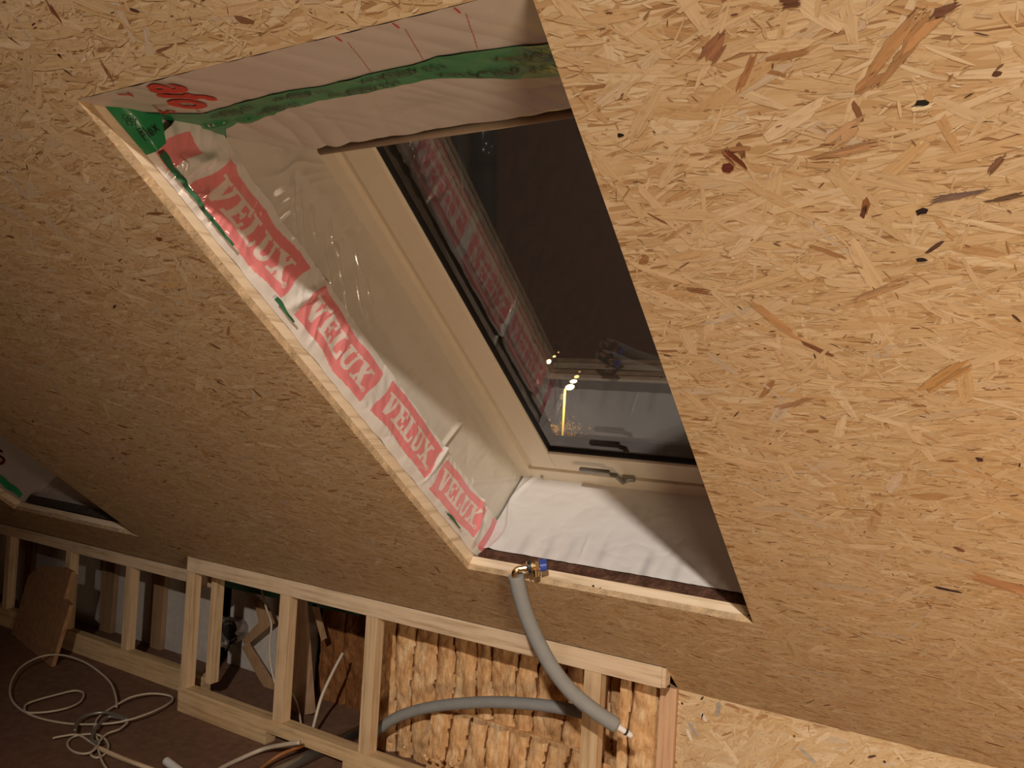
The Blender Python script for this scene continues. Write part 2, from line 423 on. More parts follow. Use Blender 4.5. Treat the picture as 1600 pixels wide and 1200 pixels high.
    tag(ob, 'sloping ceiling of tan oriented strand board around the roof window', None, kind='structure')
ceiling()

# ------------------------------------------------------------------ rest of the room shell
def slab(name, a, b, mat, label=None):
    o = MB().box(a, b, 0).build(name, mat); tag(o, label, kind='structure'); return top(o)
RIDGE_Y = P(0, S_TOP, N0)[1]; RIDGE_Z = P(0, S_TOP, N0)[2]
slab('floor', (-6, -5.6, -.03), (2.6, 3.0, 0), M_FLOOR)
slab('wall_left', (-6.05, -5.6, 0), (-6, 3.0, RIDGE_Z), M_ROOM)
slab('wall_right', (2.6, -5.6, 0), (2.65, 3.0, RIDGE_Z), M_ROOM)
slab('wall_eaves', (-6, 3.0, 0), (2.6, 3.04, .38), M_DARK)
rd = MB()
rd.box((-6, 1.90, 1.10), (OP2[0] - .05, 2.86, 1.12), 0, lambda v: P(*v)); rd.box((OP2[0] - .05, 2.16, 1.10), (OP2[1] + .05, 2.86, 1.12), 0, lambda v: P(*v))
rd.box((OP2[1] + .05, 1.84, 1.10), (2.6, 2.86, 1.12), 0, lambda v: P(*v))
tag(top(rd.build('ceiling_eaves', M_DARK)), 'dark roof underside over the eaves space', kind='structure')
slab('wall_back', (-6, -5.65, 0), (2.6, -5.6, RIDGE_Z), M_ROOM)
z2 = RIDGE_Z - 0.55 * (RIDGE_Y + 5.6)
o = mesh('ceiling_back', [(-6, RIDGE_Y, RIDGE_Z), (2.6, RIDGE_Y, RIDGE_Z), (2.6, -5.6, z2), (-6, -5.6, z2),
                          (-6, RIDGE_Y, RIDGE_Z + .03), (2.6, RIDGE_Y, RIDGE_Z + .03), (2.6, -5.6, z2 + .03), (-6, -5.6, z2 + .03)],
         [(0, 1, 2, 3), (7, 6, 5, 4), (0, 4, 5, 1), (1, 5, 6, 2), (2, 6, 7, 3), (3, 7, 4, 0)], M_ROOM); tag(o, kind='structure')

# knee wall strand board panel, right
def wall_panel():
    x0, x1, y, zt = -.700, 2.6, 2.293, P(0, S_KNEE, N0)[2]
    mb = MB().box((x0, y, 0), (x1, y + .016, zt), 0)
    base = len(mb.v); nb = len(mb.f); rng = np.random.default_rng(9)
    ins = lambda u, v: not (x0 < u < x1 and 0 < v < zt - .002)
    v, f, c, u = chips(rng, 4500, x0, .5, 0.15, zt, ins, .5, big=.5)
    ang = [((1080, 1130), 0)]
    for (px, py), (L, W, an, cc) in (((1083, 1140), (.05, .012, -.9, (.40, .34, .28))), ((1122, 1108), (.045, .014, 1.5, (.36, .31, .25))), ((1077, 1148), (.035, .010, -1.1, (.75, .66, .52))), ((1100, 1120), (.03, .010, -.9, (.72, .62, .48))),
                                     ((1097, 1120), (.025, .004, 1.4, (.25, .14, .08))), ((1066, 1099), (.007, .007, 0, (.06, .03, .02))), ((1241, 1150), (.006, .006, 0, (.10, .05, .03))), ((1382, 1190), (.007, .007, 0, (.08, .04, .03))),
                                     ((1262, 1180), (.06, .010, -.6, (.42, .36, .29))), ((1190, 1120), (.04, .010, .5, (.42, .23, .10)))):
        q = atY(px, py, y); k0 = len(v); a, b = math.cos(an), math.sin(an)
        pp_ = [(q[0] + dx * L * a - dz * W * b, q[2] + dx * L * b + dz * W * a, .0011) for dx, dz in ((-.5, -.2), (-.2, -.5), (.4, -.5), (.5, .1), (.3, .5), (-.4, .4))]
        v = np.concatenate([v, np.array(pp_)]); c = np.concatenate([c, np.tile(np.array(cc), (6, 1))]); u = np.concatenate([u, np.array(pp_)[:, :2]]); f.append(tuple(range(k0, k0 + 6)))
    verts = [tuple(q) for q in mb.v] + [(a, y - h, b) for a, b, h in v]
    faces = list(mb.f) + [tuple(i + base for i in t) for t in f]
    ob = mesh('wall_knee', verts, faces, [M_OSBW, M_CHIP], col=np.concatenate([np.array([[.5, .35, .2]] * base), c]), uv=np.concatenate([np.zeros((base, 2)), u]))
    mi = np.zeros(len(faces), np.int32); mi[nb:] = 1; ob.data.polygons.foreach_set('material_index', mi)
    tag(ob, 'strand board panel of the low knee wall', kind='structure')
wall_panel()

# ------------------------------------------------------------------ openings: edge, battens, frames
def rect_ring(name, x0, x1, s0, s1, n0, n1, wdt, mat, parent=None, sides='LRTB', bev=.002):
    mb = MB(); M = lambda v: P(*v)
    if 'L' in sides: mb.box((x0, s0, n0), (x0 + wdt, s1, n1), bev, M)
    if 'R' in sides: mb.box((x1 - wdt, s0, n0), (x1, s1, n1), bev, M)
    if 'T' in sides: mb.box((x0 + (wdt if 'L' in sides else 0), s0, n0), (x1 - (wdt if 'R' in sides else 0), s0 + wdt, n1), bev, M)
    if 'B' in sides: mb.box((x0 + (wdt if 'L' in sides else 0), s1 - wdt, n0), (x1 - (wdt if 'R' in sides else 0), s1, n1), bev, M)
    return mb.build(name, mat, parent)

def rough_edge(name, pts, n0, n1, out, mat, amp=.0012):
    """narrow ragged strip = the sawn board edge, running along pts (x, s)"""
    (xa, sa), (xb, sb) = pts; L = math.hypot(xb - xa, sb - sa); m = int(L / .004); k = 5
    V = []; F = []
    for i in range(m + 1):
        t = i / m
        for j in range(k + 1):
            n = n0 + (n1 - n0) * j / k
            d = .0008 + amp * (noise.noise(Vector((t * L * 160, n * 300, 3))) + .5) + (amp * 1.0 if j == 0 else 0) * noise.noise(Vector((i * .9, 5, 0)))
            V.append(P(xa + (xb - xa) * t + out[0] * d, sa + (sb - sa) * t + out[1] * d, n - (.0016 * noise.noise(Vector((i * .37, 1, 0))) if j == 0 else 0)))
    for i in range(m):
        for j in range(k):
            a = i * (k + 1) + j; F.append((a, a + 1, a + k + 2, a + k + 1))
    return V, F
def board_edges(op, lab):
    x0, x1, s0, s1 = op
    V = []; F = []
    for pts, out in ((((x0, s0), (x0, s1)), (1, 0)), (((x0, s1), (x1, s1)), (0, -1))):
        v, f = rough_edge('', pts, N0, N0 + .016, out, None); b = len(V); V += v; F += [tuple(i + b for i in q) for q in f]
    o = mesh('trim_1' if op is OP1 else 'trim_2', V, F, M_EDGE); tag(o, lab, kind='structure'); top(o)
board_edges(OP1, 'rough sawn strand board edge around the near window opening')
board_edges(OP2, 'rough sawn strand board edge around the far window opening')

def battens(op, lab, grp):
    x0, x1, s0, s1 = op; M = lambda v: P(*v)
    n0, n1 = N0 + .0165, N0 + .0415
    ws = 'the far window opening' if op is OP2 else 'the near window opening'
    def ML_(v):
        k = (v[1] - s0) / (s1 - s0); return P(v[0], v[1], v[2] if v[2] < (n0 + n1) / 2 else v[2] - .0065 + .013 * k)
    b = MB().box((x0 - .045, s0, n0), (x0 - .0005, s1 + .045, n1), .0015, ML_).build('wooden_batten', M_PINE_S)
    tag(top(b), 'long pale planed batten down the left edge of ' + ws, 'batten')
    b = MB().box((x0, s1 + .0005, n0), (x1 + .03, s1 + .045, n1), .0015, M).build('wooden_batten', M_PINE_B)
    tag(top(b), 'pale planed batten along the bottom edge of ' + ws, 'batten')
battens(OP1, '', ''); battens(OP2, '', '')

# screw heads in the sill batten
for i, (px, py) in enumerate(((927, 916), (938, 920), (1171, 962))):
    q = onplane(px, py, SV, OP1[3] + CP @ SV)
    o = MB().cyl(q - SV * .0012, q + SV * .002, .0032, 10).build('screw', M_BLACK)
    tag(top(o), ['dark screw head in the sill batten, left one of the close pair', 'dark screw head in the sill batten, right one of the close pair',
                 'dark screw head at the right end of the sill batten'][i], 'screw')

# ------------------------------------------------------------------ roof windows
def roof_window(name, x0, x1, s0, s1, n, label):
    w_ = empty(name, P((x0 + x1) / 2, (s0 + s1) / 2, n), label, kind='structure')
    B = lambda nm, a, b, wd, n0, n1, mat, bev=.002, par=w_: rect_ring(nm, a[0], b[0], a[1], b[1], n0, n1, wd, mat, par, bev=bev)
    B('window_frame', (x0 - .004, s0 - .01), (x1 + .004, s1), .052, n, n + .09, M_FRAME, .003)
    B('frame_lip', (x0 + .048, s0 + .02), (x1 - .048, s1 - .048), .014, n + .012, n + .09, M_FRAME, .002)
    sa = B('sash', (x0 + .062, s0 + .02), (x1 - .062, s1 - .062), .014, n + .004, n + .07, M_SASH, .003)
    B('sash_face', (x0 + .074, s0 + .02), (x1 - .074, s1 - .074), .078, n - .004, n + .05, M_SASH, .006)
    B('glazing_bead', (x0 + .15, s0 + .02), (x1 - .15, s1 - .15), .006, n + .004, n + .06, M_GASKET, .001)
    for nm, nn, wob in (('inner_pane', n + .012, 0), ('outer_pane', n + .036, .0008)):
        a, b, c, d = x0 + .15, x1 - .15, s0 + .02, s1 - .15
        mesh(nm, [P(a, c, nn), P(b, c, nn + wob), P(b, d, nn + wob), P(a, d, nn)], [(0, 1, 2, 3)], M_GLASS, w_)
    return w_
W1 = roof_window('window_1', OP1[0], OP1[1], .53, 1.812, 1.087, 'cream framed roof window with dark night glass')
W2 = roof_window('window_2', OP2[0], OP2[1], .90, 2.13, 1.087, 'second roof window deep inside the far opening')

# handle on the lower sash, pressed lever
M = lambda v: P(*v)
HS = lambda px, py, n: (lambda q: (q[0], (q - CP) @ SV, n))(atN(px, py, n))
ha, hc, hd = HS(906, 734, 1.052), HS(955, 742, 1.052), HS(984, 746, 1.080)
hb = MB()
hb.box((hd[0] - .020, hd[1] - .008, 1.070), (hd[0] + .016, hd[1] + .009, 1.0835), .004, M)
hb.tube([P(hd[0], hd[1], 1.076), P(hd[0] - .014, hd[1] - .002, 1.062), P(hc[0] + .012, hc[1] + .002, 1.053), P(hc[0] - .004, hc[1], 1.052)], [.008, .008, .0075, .007], 14)
hm = MB().box((ha[0], ha[1] - .008, 1.045), (hc[0], ha[1] + .008, 1.058), .005, M)
h1 = hb.build('window_handle', M_GREYM, W1, smooth=False); hm.build('handle_bar', M_GREYM, h1)
MB().cyl(P(-1.090, 1.792, 1.082), P(-1.090, 1.792, 1.090), .004, 10).build('screw', M_GREYM, W1)
# ventilation bar along the top of the sash
vb = MB().box((-1.118, .568, 1.050), (OP1[1] - .03, .598, 1.085), .008, M)
vb.build('ventilation_bar', plain('bar_brown', (.40, .31, .22), .4), W1)
MB().tube([P(-1.112, .596, 1.044), P(OP1[1] - .03, .596, 1.044)], [.009, .009], 16).build('bar_grip', plain('bar_grip_brown', (.44, .35, .25), .35), W1, smooth=True)

# ------------------------------------------------------------------ film prints
def seg(x, y, x0, y0, x1, y1, t):
    dx, dy = x1 - x0, y1 - y0; L = math.hypot(dx, dy); a = ((x - x0) * dx + (y - y0) * dy) / L; d = np.abs((x - x0) * dy - (y - y0) * dx) / L
    return (a >= 0) & (a <= L) & (d <= t / 2)
def rc(x, y, a, b, c, d): return (x >= a) & (x <= b) & (y >= c) & (y <= d)
def glyph_word(x, y):
    """slab serif word of the print, cap height 1, starting at x = 0"""
    r = np.zeros(x.shape, bool); o = 0.0
    X = x - o; r |= seg(X, y, .25, 1, .46, 0, .25) | seg(X, y, .74, 1, .50, 0, .15) | rc(X, y, .02, .50, .88, 1) | rc(X, y, .57, .93, .88, 1); r &= (y > -0.0)
    o = .93; X = x - o; r |= rc(X, y, .12, .36, 0, 1) | rc(X, y, 0, .76, .87, 1) | rc(X, y, 0, .80, 0, .13) | rc(X, y, .3, .6, .44, .57) | rc(X, y, .64, .76, .66, 1) | rc(X, y, .68, .80, 0, .34) | rc(X, y, .50, .6, .34, .67)
    o = 1.76; X = x - o; r |= rc(X, y, .12, .36, 0, 1) | rc(X, y, 0, .50, .88, 1) | rc(X, y, 0, .76, 0, .13) | rc(X, y, .64, .76, 0, .38)
    o = 2.52; X = x - o; d = np.hypot(X - .44, (y - .30)); r |= rc(X, y, .12, .35, .3, 1) | rc(X, y, .62, .76, .3, 1) | rc(X, y, 0, .45, .88, 1) | rc(X, y, .52, .88, .88, 1) | ((d < .32) & (d > .13) & (y < .32))
    o = 3.42; X = x - o; r |= seg(X, y, .20, 1, .70, 0, .25) | seg(X, y, .74, 1, .20, 0, .14) | rc(X, y, .02, .44, .88, 1) | rc(X, y, .56, .90, .88, 1) | rc(X, y, .0, .38, 0, .12) | rc(X, y, .48, .92, 0, .12)
    return r & (y >= 0) & (y <= 1)

def fbm(x, y, z, o=4):
    return noise.fractal(Vector((x, y, z)), 1.0, 2.0, o)
def gridmesh(name, f, ua, ub, nu, va, vb, nv, mat, colf=None, parent=None, flip=False):
    """f(u, v) -> point; colf(u array, v array) -> colours"""
    us = np.linspace(ua, ub, nu); vs_ = np.linspace(va, vb, nv)
    V = [f(u, v) for u in us for v in vs_]
    F = []
    for i in range(nu - 1):
        for j in range(nv - 1):
            a = i * nv + j; q = (a, a + 1, a + nv + 1, a + nv); F.append(q[::-1] if flip else q)
    c = None
    if colf is not None:
        U_, V_ = np.meshgrid(us, vs_, indexing='ij'); c = colf(U_.ravel(), V_.ravel())
    return mesh(name, V, F, mat, parent, col=c, smooth=True)

BANDS = [(.396, .438, .770, .842, False), (.478, .745, .782, .884, True), (.790, 1.068, .786, .886, True), (1.106, 1.380, .793, .893, True), (1.415, 1.677, .791, .891, True), (1.722, 1.786, .790, .900, False)]
XL = OP1[0]
def streaks(lst, h, wd):
    out = []
    for (xa, ya, xb, yb) in lst:
        a = onplane(xa, ya, (1, 0, 0), OP1[0]) - CP; b = onplane(xb, yb, (1, 0, 0), OP1[0]) - CP
        out.append((a @ SV, a @ NV, b @ SV, b @ NV, h, wd))
    return out
def ridge(lst, s, n):
    k = 0.0
    for (s0, n0, s1, n1, h, wd) in lst:
        if abs(s - (s0 + s1) / 2) > .12: continue
        dx, dn = s1 - s0, n1 - n0; L = math.hypot(dx, dn); t = ((s - s0) * dx + (n - n0) * dn) / L / L
        if -.3 < t < 1.3:
            d = ((s - s0) * dn - (n - n0) * dx) / L - .0025 * math.sin(t * 3.1)
            k += h * math.exp(-(d / wd) ** 2) * max(0, 1 - (abs(t - .5) / .8) ** 2)
    return k
ST_W = streaks([(454, 282, 457, 350), (466, 312, 473, 390), (503, 385, 520, 475), (524, 392, 533, 448), (549, 383, 560, 425), (533, 448, 545, 512), (551, 425, 562, 482), (405, 305, 396, 342), (512, 350, 522, 392), (484, 330, 490, 372), (570, 440, 577, 470)], .0048, .0040)
ST_P = streaks([(258, 285, 268, 240), (279, 268, 272, 252), (304, 320, 312, 296), (478, 462, 490, 408), (486, 440, 494, 414), (348, 275, 352, 262), (505, 490, 512, 478), (296, 306, 318, 300)], .0045, .0040)
def dent_left(s, n):
    k = 0.0
    a = s * 1.0 + n * .55; b = n - s * .35
    amp = .0035 + .0065 * math.exp(-((s - .40) / .14) ** 2) + .003 * math.exp(-((s - 1.72) / .12) ** 2)
    k += amp * abs(fbm(s * 9, n * 9, 1.7, 3)) * 1.5
    k += .0024 * (1 - abs(noise.noise(Vector((a * 30 + 2 * fbm(s * 4, n * 4, 6, 2), b * 5, 4.2)))) * 2) * (1.2 if s < .95 else .5)
    for (s0, n0, s1, n1, h, wd) in ((.78, .80, .83, .93, .010, .010), (1.39, .80, 1.415, .99, .010, .006), (1.69, .79, 1.63, .97, .009, .010), (.42, .78, .52, .90, .008, .012), (.46, .77, .47, .86, .007, .007)):
        dx, dn = s1 - s0, n1 - n0; L = math.hypot(dx, dn); t = ((s - s0) * dx + (n - n0) * dn) / L / L; d = ((s - s0) * dn - (n - n0) * dx) / L
        if -.2 < t < 1.2: k += h * math.exp(-(d / wd) ** 2) * min(1, max(0, 1.2 - abs(t - .5) * 1.6))
    k += ridge(ST_P, s, n)
    return k
def print_col(s, n):
    s2 = s + .004 * np.sin(n * 60 + s * 9); n2 = n + .0035 * np.sin(s * 14) + .002 * np.sin(s * 41)
    c = np.tile(np.array([.70, .65, .59]), (len(s), 1))
    for (a, b, lo, hi, word) in BANDS:
        sk = (n2 - lo) * .16
        m = (s2 > a + sk) & (s2 < b + sk) & (n2 > lo) & (n2 < hi)
        c[m] = (.76, .235, .235)
        if word:
            h = .058; u = (s2 - sk - a - .012) / h; v = (n2 - lo - .020) / h
            c[m & glyph_word(u * 4.32 / ((b - a - .036) / h), v)] = (.72, .60, .53)
            du = (s2 - sk - b + .017) / .0065; dv = (n2 - lo - .024) / .0065; r = np.hypot(du, dv)
            c[m & (r < 1) & (r > .68)] = (.72, .60, .53); c[m & (r < .4) & (du < 0.1)] = (.72, .60, .53)
    return c
NLO = lambda s: .762 + .0089 * (s - .285)
def PF(s, v):
    n = NLO(s) + v * (.903 - NLO(s)); w_ = .004 * noise.noise(Vector((s * 18, 0, 0))) * max(0, 1 - v * 5)
    return P(XL + .001 + .011 * min(1, v * 7) + dent_left(s, n) * min(1, .15 + v * 5) + .004 * math.sin((n - .75) * 20), s, n + w_)
o = gridmesh('printed_film', PF, .385, 1.80, 900, 0, 1, 90, M_FILM, lambda s, v: print_col(s, NLO(s) + v * (.903 - NLO(s))))

tag(top(o), 'white film strip printed with pink bands and white lettering down the left reveal', 'plastic film')

def dent_wide(s, n):
    a = (s * .83 + n * .55)
    k = .004 * abs(fbm(s * 5, n * 5, 9.1, 3))
    k += .0030 * (1 - abs(noise.noise(Vector((s * 34 - n * 10 + 1.2 * fbm(s * 6, n * 6, 2, 2), (n + s * .3) * 3, 7)))) * 2.2) * max(.15, min(1, (1.15 - s) * 2.2))
    k += .003 * noise.noise(Vector((s * 3, n * 8, 2)))
    for (s0, n0, s1, n1, h, wd) in ((1.39, .88, 1.42, .99, .010, .005), (1.60, .93, 1.76, 1.05, .005, .010)):
        dx, dn = s1 - s0, n1 - n0; L = math.hypot(dx, dn); t = ((s - s0) * dx + (n - n0) * dn) / L / L; d = ((s - s0) * dn - (n - n0) * dx) / L
        if -.1 < t < 1.1: k += h * math.exp(-(d / wd) ** 2)
    k += ridge(ST_W, s, n)
    return k
o = gridmesh('grey_film', lambda s, n: P(XL + .004 + dent_wide(s, n), s, n), .29, 1.815, 900, .782, 1.098, 190, M_WIDE,
             lambda s, n: np.tile(np.array([.58, .53, .44]), (len(s), 1)))
tag(top(o), 'shiny wrinkled grey-brown plastic film lining the left reveal beside the window frame', 'plastic film')

# top reveal film
A0 = (OP1[2], N0); A1 = (.622, 1.087)
def TOPP(x, t, h=0.0):          # t = distance outwards along the head of the opening, h = standing off downwards
    L = math.hypot(A1[0] - A0[0], A1[1] - A0[1]); a = (A1[0] - A0[0]) / L; b = (A1[1] - A0[1]) / L
    return P(x, A0[0] + a * t + b * h, A0[1] + b * t - a * h)
def sag(x, t):
    k = (.004 * fbm(x * 4, t * 5, 3.3, 3) + .004) * min(1, .15 + t * 12)
    xr = x - OP1[0]
    if t > .2: k += .011 * math.exp(-(xr / .22) ** 2) * abs(noise.noise(Vector(((x + t * .45) * 16, (t - x) * 2.0, 1)))) * 1.8
    k += .0022 * abs(noise.noise(Vector(((x - t * .4) * 20, t * 3, 8))))
    k += .012 * max(0, min(1, (t - .31) / .09)) * (1 if xr > .03 else xr / .03)
    return k
o = gridmesh('head_film', lambda x, t: TOPP(x, t, sag(x, t)), OP1[0] + .001, OP1[1] - .001, 300, 0.0, .405, 150, M_TOPF,
             lambda x, t: np.array([.62, .56, .50]) * np.ones((len(x), 1)))
tag(top(o), 'smooth beige plastic film across the head of the near window opening', 'plastic film')
# bottom reveal film
B0 = (OP1[3] + .012, N0 + .074); B1 = (1.812, 1.092)
def BOTP(x, t, h=0.0): return P(x, B0[0] + (B1[0] - B0[0]) * t - h, B0[1] + (B1[1] - B0[1]) * t)
def bden(x, t):
    return .003 + .004 * abs(fbm(x * 7, t * 3, 5.5, 3)) + .003 * abs(noise.noise(Vector((x * 26, t * 2.2, 3)))) * (1 - t) \
        + .003 * math.exp(-((x + .86 + .02 * t) / .005) ** 2) * max(0, 1 - abs(t - .2) * 5) + .007 * math.exp(-((x + 1.135 - .02 * math.sin(t * 7)) / .008) ** 2)
def bcol(x, t):
    c = np.tile(np.array([.68, .655, .63]), (len(x), 1))
    for (xc, a) in ((-1.04, .5), (-.965, .6), (-.90, .5), (-.81, .55), (-.68, .75), (-.60, .5)):
        c *= (1 - a * .30 * np.exp(-((x - xc) / .011) ** 2) * np.clip((.34 - t) / .16, 0, 1))[:, None] ** np.array([1.0, 1.0, .9])
    return c
o = gridmesh('sill_film', lambda x, t: BOTP(x, t, bden(x, t)), OP1[0] + .012, OP1[1] + .01, 300, 0, 1, 120, M_BOTF, bcol)
tag(top(o), 'glossy white plastic film on the slanting bottom reveal under the window handle', 'plastic film')
o = gridmesh('side_film', lambda s, n: P(OP1[1] + .004 - .003 * abs(fbm(s * 6, n * 6, 2, 3)), s, n), OP1[2], 1.81, 80, .75, 1.09, 24, M_TOPF,
             lambda s, n: np.tile(np.array([.60, .55, .49]), (len(s), 1)))
tag(top(o), 'beige plastic film on the right reveal, seen only as a mirror image in the glass', 'plastic film')

# brown wood fibre insulation along the sill
def fib(x, v):
    r = .006 * abs(fbm(x * 40, v * 40, 1, 3))
    return P(x, OP1[3] + .003 - r * .4 + .012 * v, N0 + .0405 + .036 * v + .003 * noise.noise(Vector((x * 30, v, 0))))
o = gridmesh('wood_fibre_insulation', fib, OP1[0] + .012, OP1[1] + .01, 360, 0, 1, 16, M_FIBRE); tag(top(o), 'dark brown fibrous insulation strip showing between the sill batten and white film', 'insulation', kind='stuff')

# ------------------------------------------------------------------ green tape with black lettering
def text_mesh(txt, size):
    cu = bpy.data.curves.new('t', 'FONT'); cu.body = txt; cu.size = size; cu.resolution_u = 3
    ob = bpy.data.objects.new('t', cu); COL.objects.link(ob)
    dg = bpy.context.evaluated_depsgraph_get(); me = bpy.data.meshes.new_from_object(ob.evaluated_get(dg))
    v = [tuple(q.co) for q in me.vertices]; f = [tuple(p.vertices) for p in me.polygons]
    bpy.data.objects.remove(ob); bpy.data.curves.remove(cu); bpy.data.meshes.remove(me)
    return v, f
UPX = [-1.20, -1.147, -1.08, -.92, -.856, -.80, -.71, -.64, -.59, -.525, -.465, -.38]
UPT = [.040, .098, .150, .125, .122, .128, .125, .130, .122, .133, .150, .17]
LOX = [-1.20, -1.15, -1.11, -1.00, -.92, -.86, -.80, -.70, -.65, -.57, -.51, -.38]
LOT = [.300, .255, .222, .209, .187, .186, .192, .192, .202, .250, .275, .30]
tup = lambda x: float(np.interp(x, UPX, UPT)); tlo = lambda x: float(np.interp(x, LOX, LOT))
gx0, gx1 = OP1[0] + .003, OP1[1] + .005
tape = empty('adhesive_tape', TOPP((gx0 + gx1) / 2, .18, .01), 'long green lettered tape across the beige film at the head of the near opening', 'tape')
TP = lambda x, v, h=0: (lambda t: TOPP(x, t, sag(x, t) + .0016 + .0016 * abs(fbm(x * 14, t * 14, 2, 3)) + h))(tup(x) * (1 - v) + tlo(x) * v)
gridmesh('tape_strip', lambda x, v: TP(x, v), gx0, gx1, 260, 0, 1, 24, M_TAPE, parent=tape)
def tape_text(txt, size, xc, vc, rot=math.pi):
    v, f = text_mesh(txt, size); w_ = max(q[0] for q in v); V = []
    for x, y, _ in v:
        x -= w_ / 2; y -= size * .35
        X = xc + (x * math.cos(rot) - y * math.sin(rot)); 
        T = vc * (tlo(X) - tup(X)) + tup(X) - (x * math.sin(rot) + y * math.cos(rot))
        V.append(TOPP(X, T, sag(X, T) + .0042))
    return V, f
tm = MB()
def ell(xc, vc, a, b, th=.0018):
    n = 28; T0 = vc * (tlo(xc) - tup(xc)) + tup(xc); vv = []; ff = []
    for k in range(n):
        an = 2 * math.pi * k / n
        for rr in (1, 1 - th / b):
            X = xc + a * rr * math.cos(an); T = T0 + b * rr * math.sin(an); vv.append(TOPP(X, T, sag(X, T) + .0042))
    for k in range(n): ff.append((2 * k, 2 * k + 1, (2 * k + 3) % (2 * n), (2 * k + 2) % (2 * n)))
    tm.add(vv, ff)
for xc, vc, sz in ((-.47, .30, .029), (-.68, .27, .025), (-.57, .74, .029), (-.77, .72, .024), (-.86, .28, .020), (-.95, .74, .020), (-1.03, .28, .022)):
    v, f = tape_text('153  Alfa Flex', sz, xc + .01, vc); 
    V2 = [q for q in v]; tm.add(V2, f); ell(xc + .006, vc, sz * 1.15, sz * .52)
    tm.build('printed_lettering', M_INKB, tape); tm = MB()
# corner piece of the same tape on the left reveal
ct = empty('adhesive_tape', P(XL + .02, .40, .79), 'green adhesive tape patch with black lettering in the upper left corner of the near opening', 'tape')
def CT(a, v, h=0): 
    s = .280 + a * .118; nlo = .760 + .003 * a; nhi = .770 + .062 * min(1, a * 2.2) - .040 * max(0, a - .55) / .45
    return P(XL + .002 + (dent_left(s, .80) + .014) * min(1, v * 4) + .004 * v + h, s, nlo + (nhi - nlo) * v)
gridmesh('tape_strip', lambda a, v: CT(a, v), 0, 1, 50, 0, 1, 14, M_TAPE, parent=ct)
CN = lambda px, py: (lambda q: ((q - CP) @ SV, (q - CP) @ NV))(onplane(px, py, (1, 0, 0), XL + .024))
def ctext(txt, size, pa, pb, up_s):
    (s0_, n0_), (s1_, n1_) = CN(*pa), CN(*pb); L = math.hypot(s1_ - s0_, n1_ - n0_); a, b = (s1_ - s0_) / L, (n1_ - n0_) / L
    v, f = text_mesh(txt, size); ww = max(q[0] for q in v); V = []
    for x, y, _ in v:
        x *= L / ww; S_ = s0_ + x * a - y * b * up_s; N_ = n0_ + x * b + y * a * up_s
        V.append(P(XL + .0195 + dent_left(S_, .80) + .006 * (N_ - .757) / .05, S_, N_))
    mesh('printed_lettering', V, f, M_INKB, ct)
ctext('Flex', .024, (225, 222), (247, 204), 1)
ctext('153', .016, (212, 186), (195, 184), 1)
# thin tape tail between batten and printed film
M_TG = plain('tape_dark_green', (.025, .12, .055), .5, nz=.4)
for sa, sb, wd, lab in ((.405, .60, .016, 'thin green tape tail between the left batten and the first pink band'), (.735, .80, .012, 'small green tape scrap at the lower end of the first pink band'),
                        (1.52, 1.60, .010, 'small green tape scrap beside the fourth pink band from the top')):
    def TT(a, v):
        s = sa + a * (sb - sa); wv = .003 * noise.noise(Vector((s * 24, 0, 0)))
        return P(XL + .020 + .002 * v + dent_left(s, .775), s, .7655 + .0089 * (s - .285) + wv + v * wd * (1 - a * .6) * (.7 + .6 * noise.noise(Vector((s * 30, 3, 0)))))
    o = gridmesh('adhesive_tape', TT, 0, 1, 80, 0, 1, 6, M_TG); tag(top(o), lab, 'tape')

# red print on the head film
def red_text(txt, size, xc, tc, rot):
    v, f = text_mesh(txt, size); V = []
    for x, y, _ in v:
        X = xc + x * math.cos(rot) - y * math.sin(rot); T = tc + x * math.sin(rot) + y * math.cos(rot)
        V.append(TOPP(X, T, sag(X, T) + .002))
    return V, f
rm = MB()
film_print = empty('film_print', TOPP(-1.06, .08, .006), 'red lettering printed on the beige film near the upper left corner of the opening', 'print')
def redword(txt, size, x0, t0, dirx, dirt, k):
    """letters run along (dirx, dirt) in (x, t); tops to the right as seen from the room"""
    v, f = text_mesh(txt, size); L = math.hypot(dirx, dirt); a, b = dirx / L, dirt / L
    for dx, dy in ((0, 0), (k, 0), (-k, 0), (0, k), (0, -k)):
        V = []
        for x, y, _ in v:
            x += dx; y += dy
            X = x0 + x * a + y * b; T = t0 + x * b - y * a
            V.append(TOPP(X, T, sag(X, T) + .0022))
        rm.add(V, f)
def clip_red():      # drop what would run past the board edge
    tv = [float((q - TOPP(0, 0)) @ (TOPP(0, 1) - TOPP(0, 0))) for q in rm.v]
    rm.f = [f for f in rm.f if min(tv[i] for i in f) > .003]
for wd in (('afo', .108, -1.006, -.004, -.55, .83, .0040), ('T', .028, -1.082, .004, -.55, .83, .001), ('5.', .034, -1.118, .098, -.55, .83, .0012)):
    rm = MB(); redword(*wd); clip_red(); rm.build('red_lettering', M_INKR, film_print)
fm = MB()
def thin(x0, t0, x1, t1, w_=.0012):
    n = 10; L = math.hypot(x1 - x0, t1 - t0); px_, pt_ = -(t1 - t0) / L * w_, (x1 - x0) / L * w_
    vv = []; 
    for i in range(n + 1):
        x = x0 + (x1 - x0) * i / n; t = t0 + (t1 - t0) * i / n
        for sg in (-1, 1): vv.append(TOPP(x + px_ * sg, t + pt_ * sg, sag(x, t) + .002))
    fm.add(vv, [(2 * i, 2 * i + 1, 2 * i + 3, 2 * i + 2) for i in range(n)])
thin(-1.095, .074, -1.042, .098); thin(-1.042, .098, -1.078, .150); thin(-1.095, .074, -1.135, .118)
fm.build('red_box_outline', M_INKP, film_print)
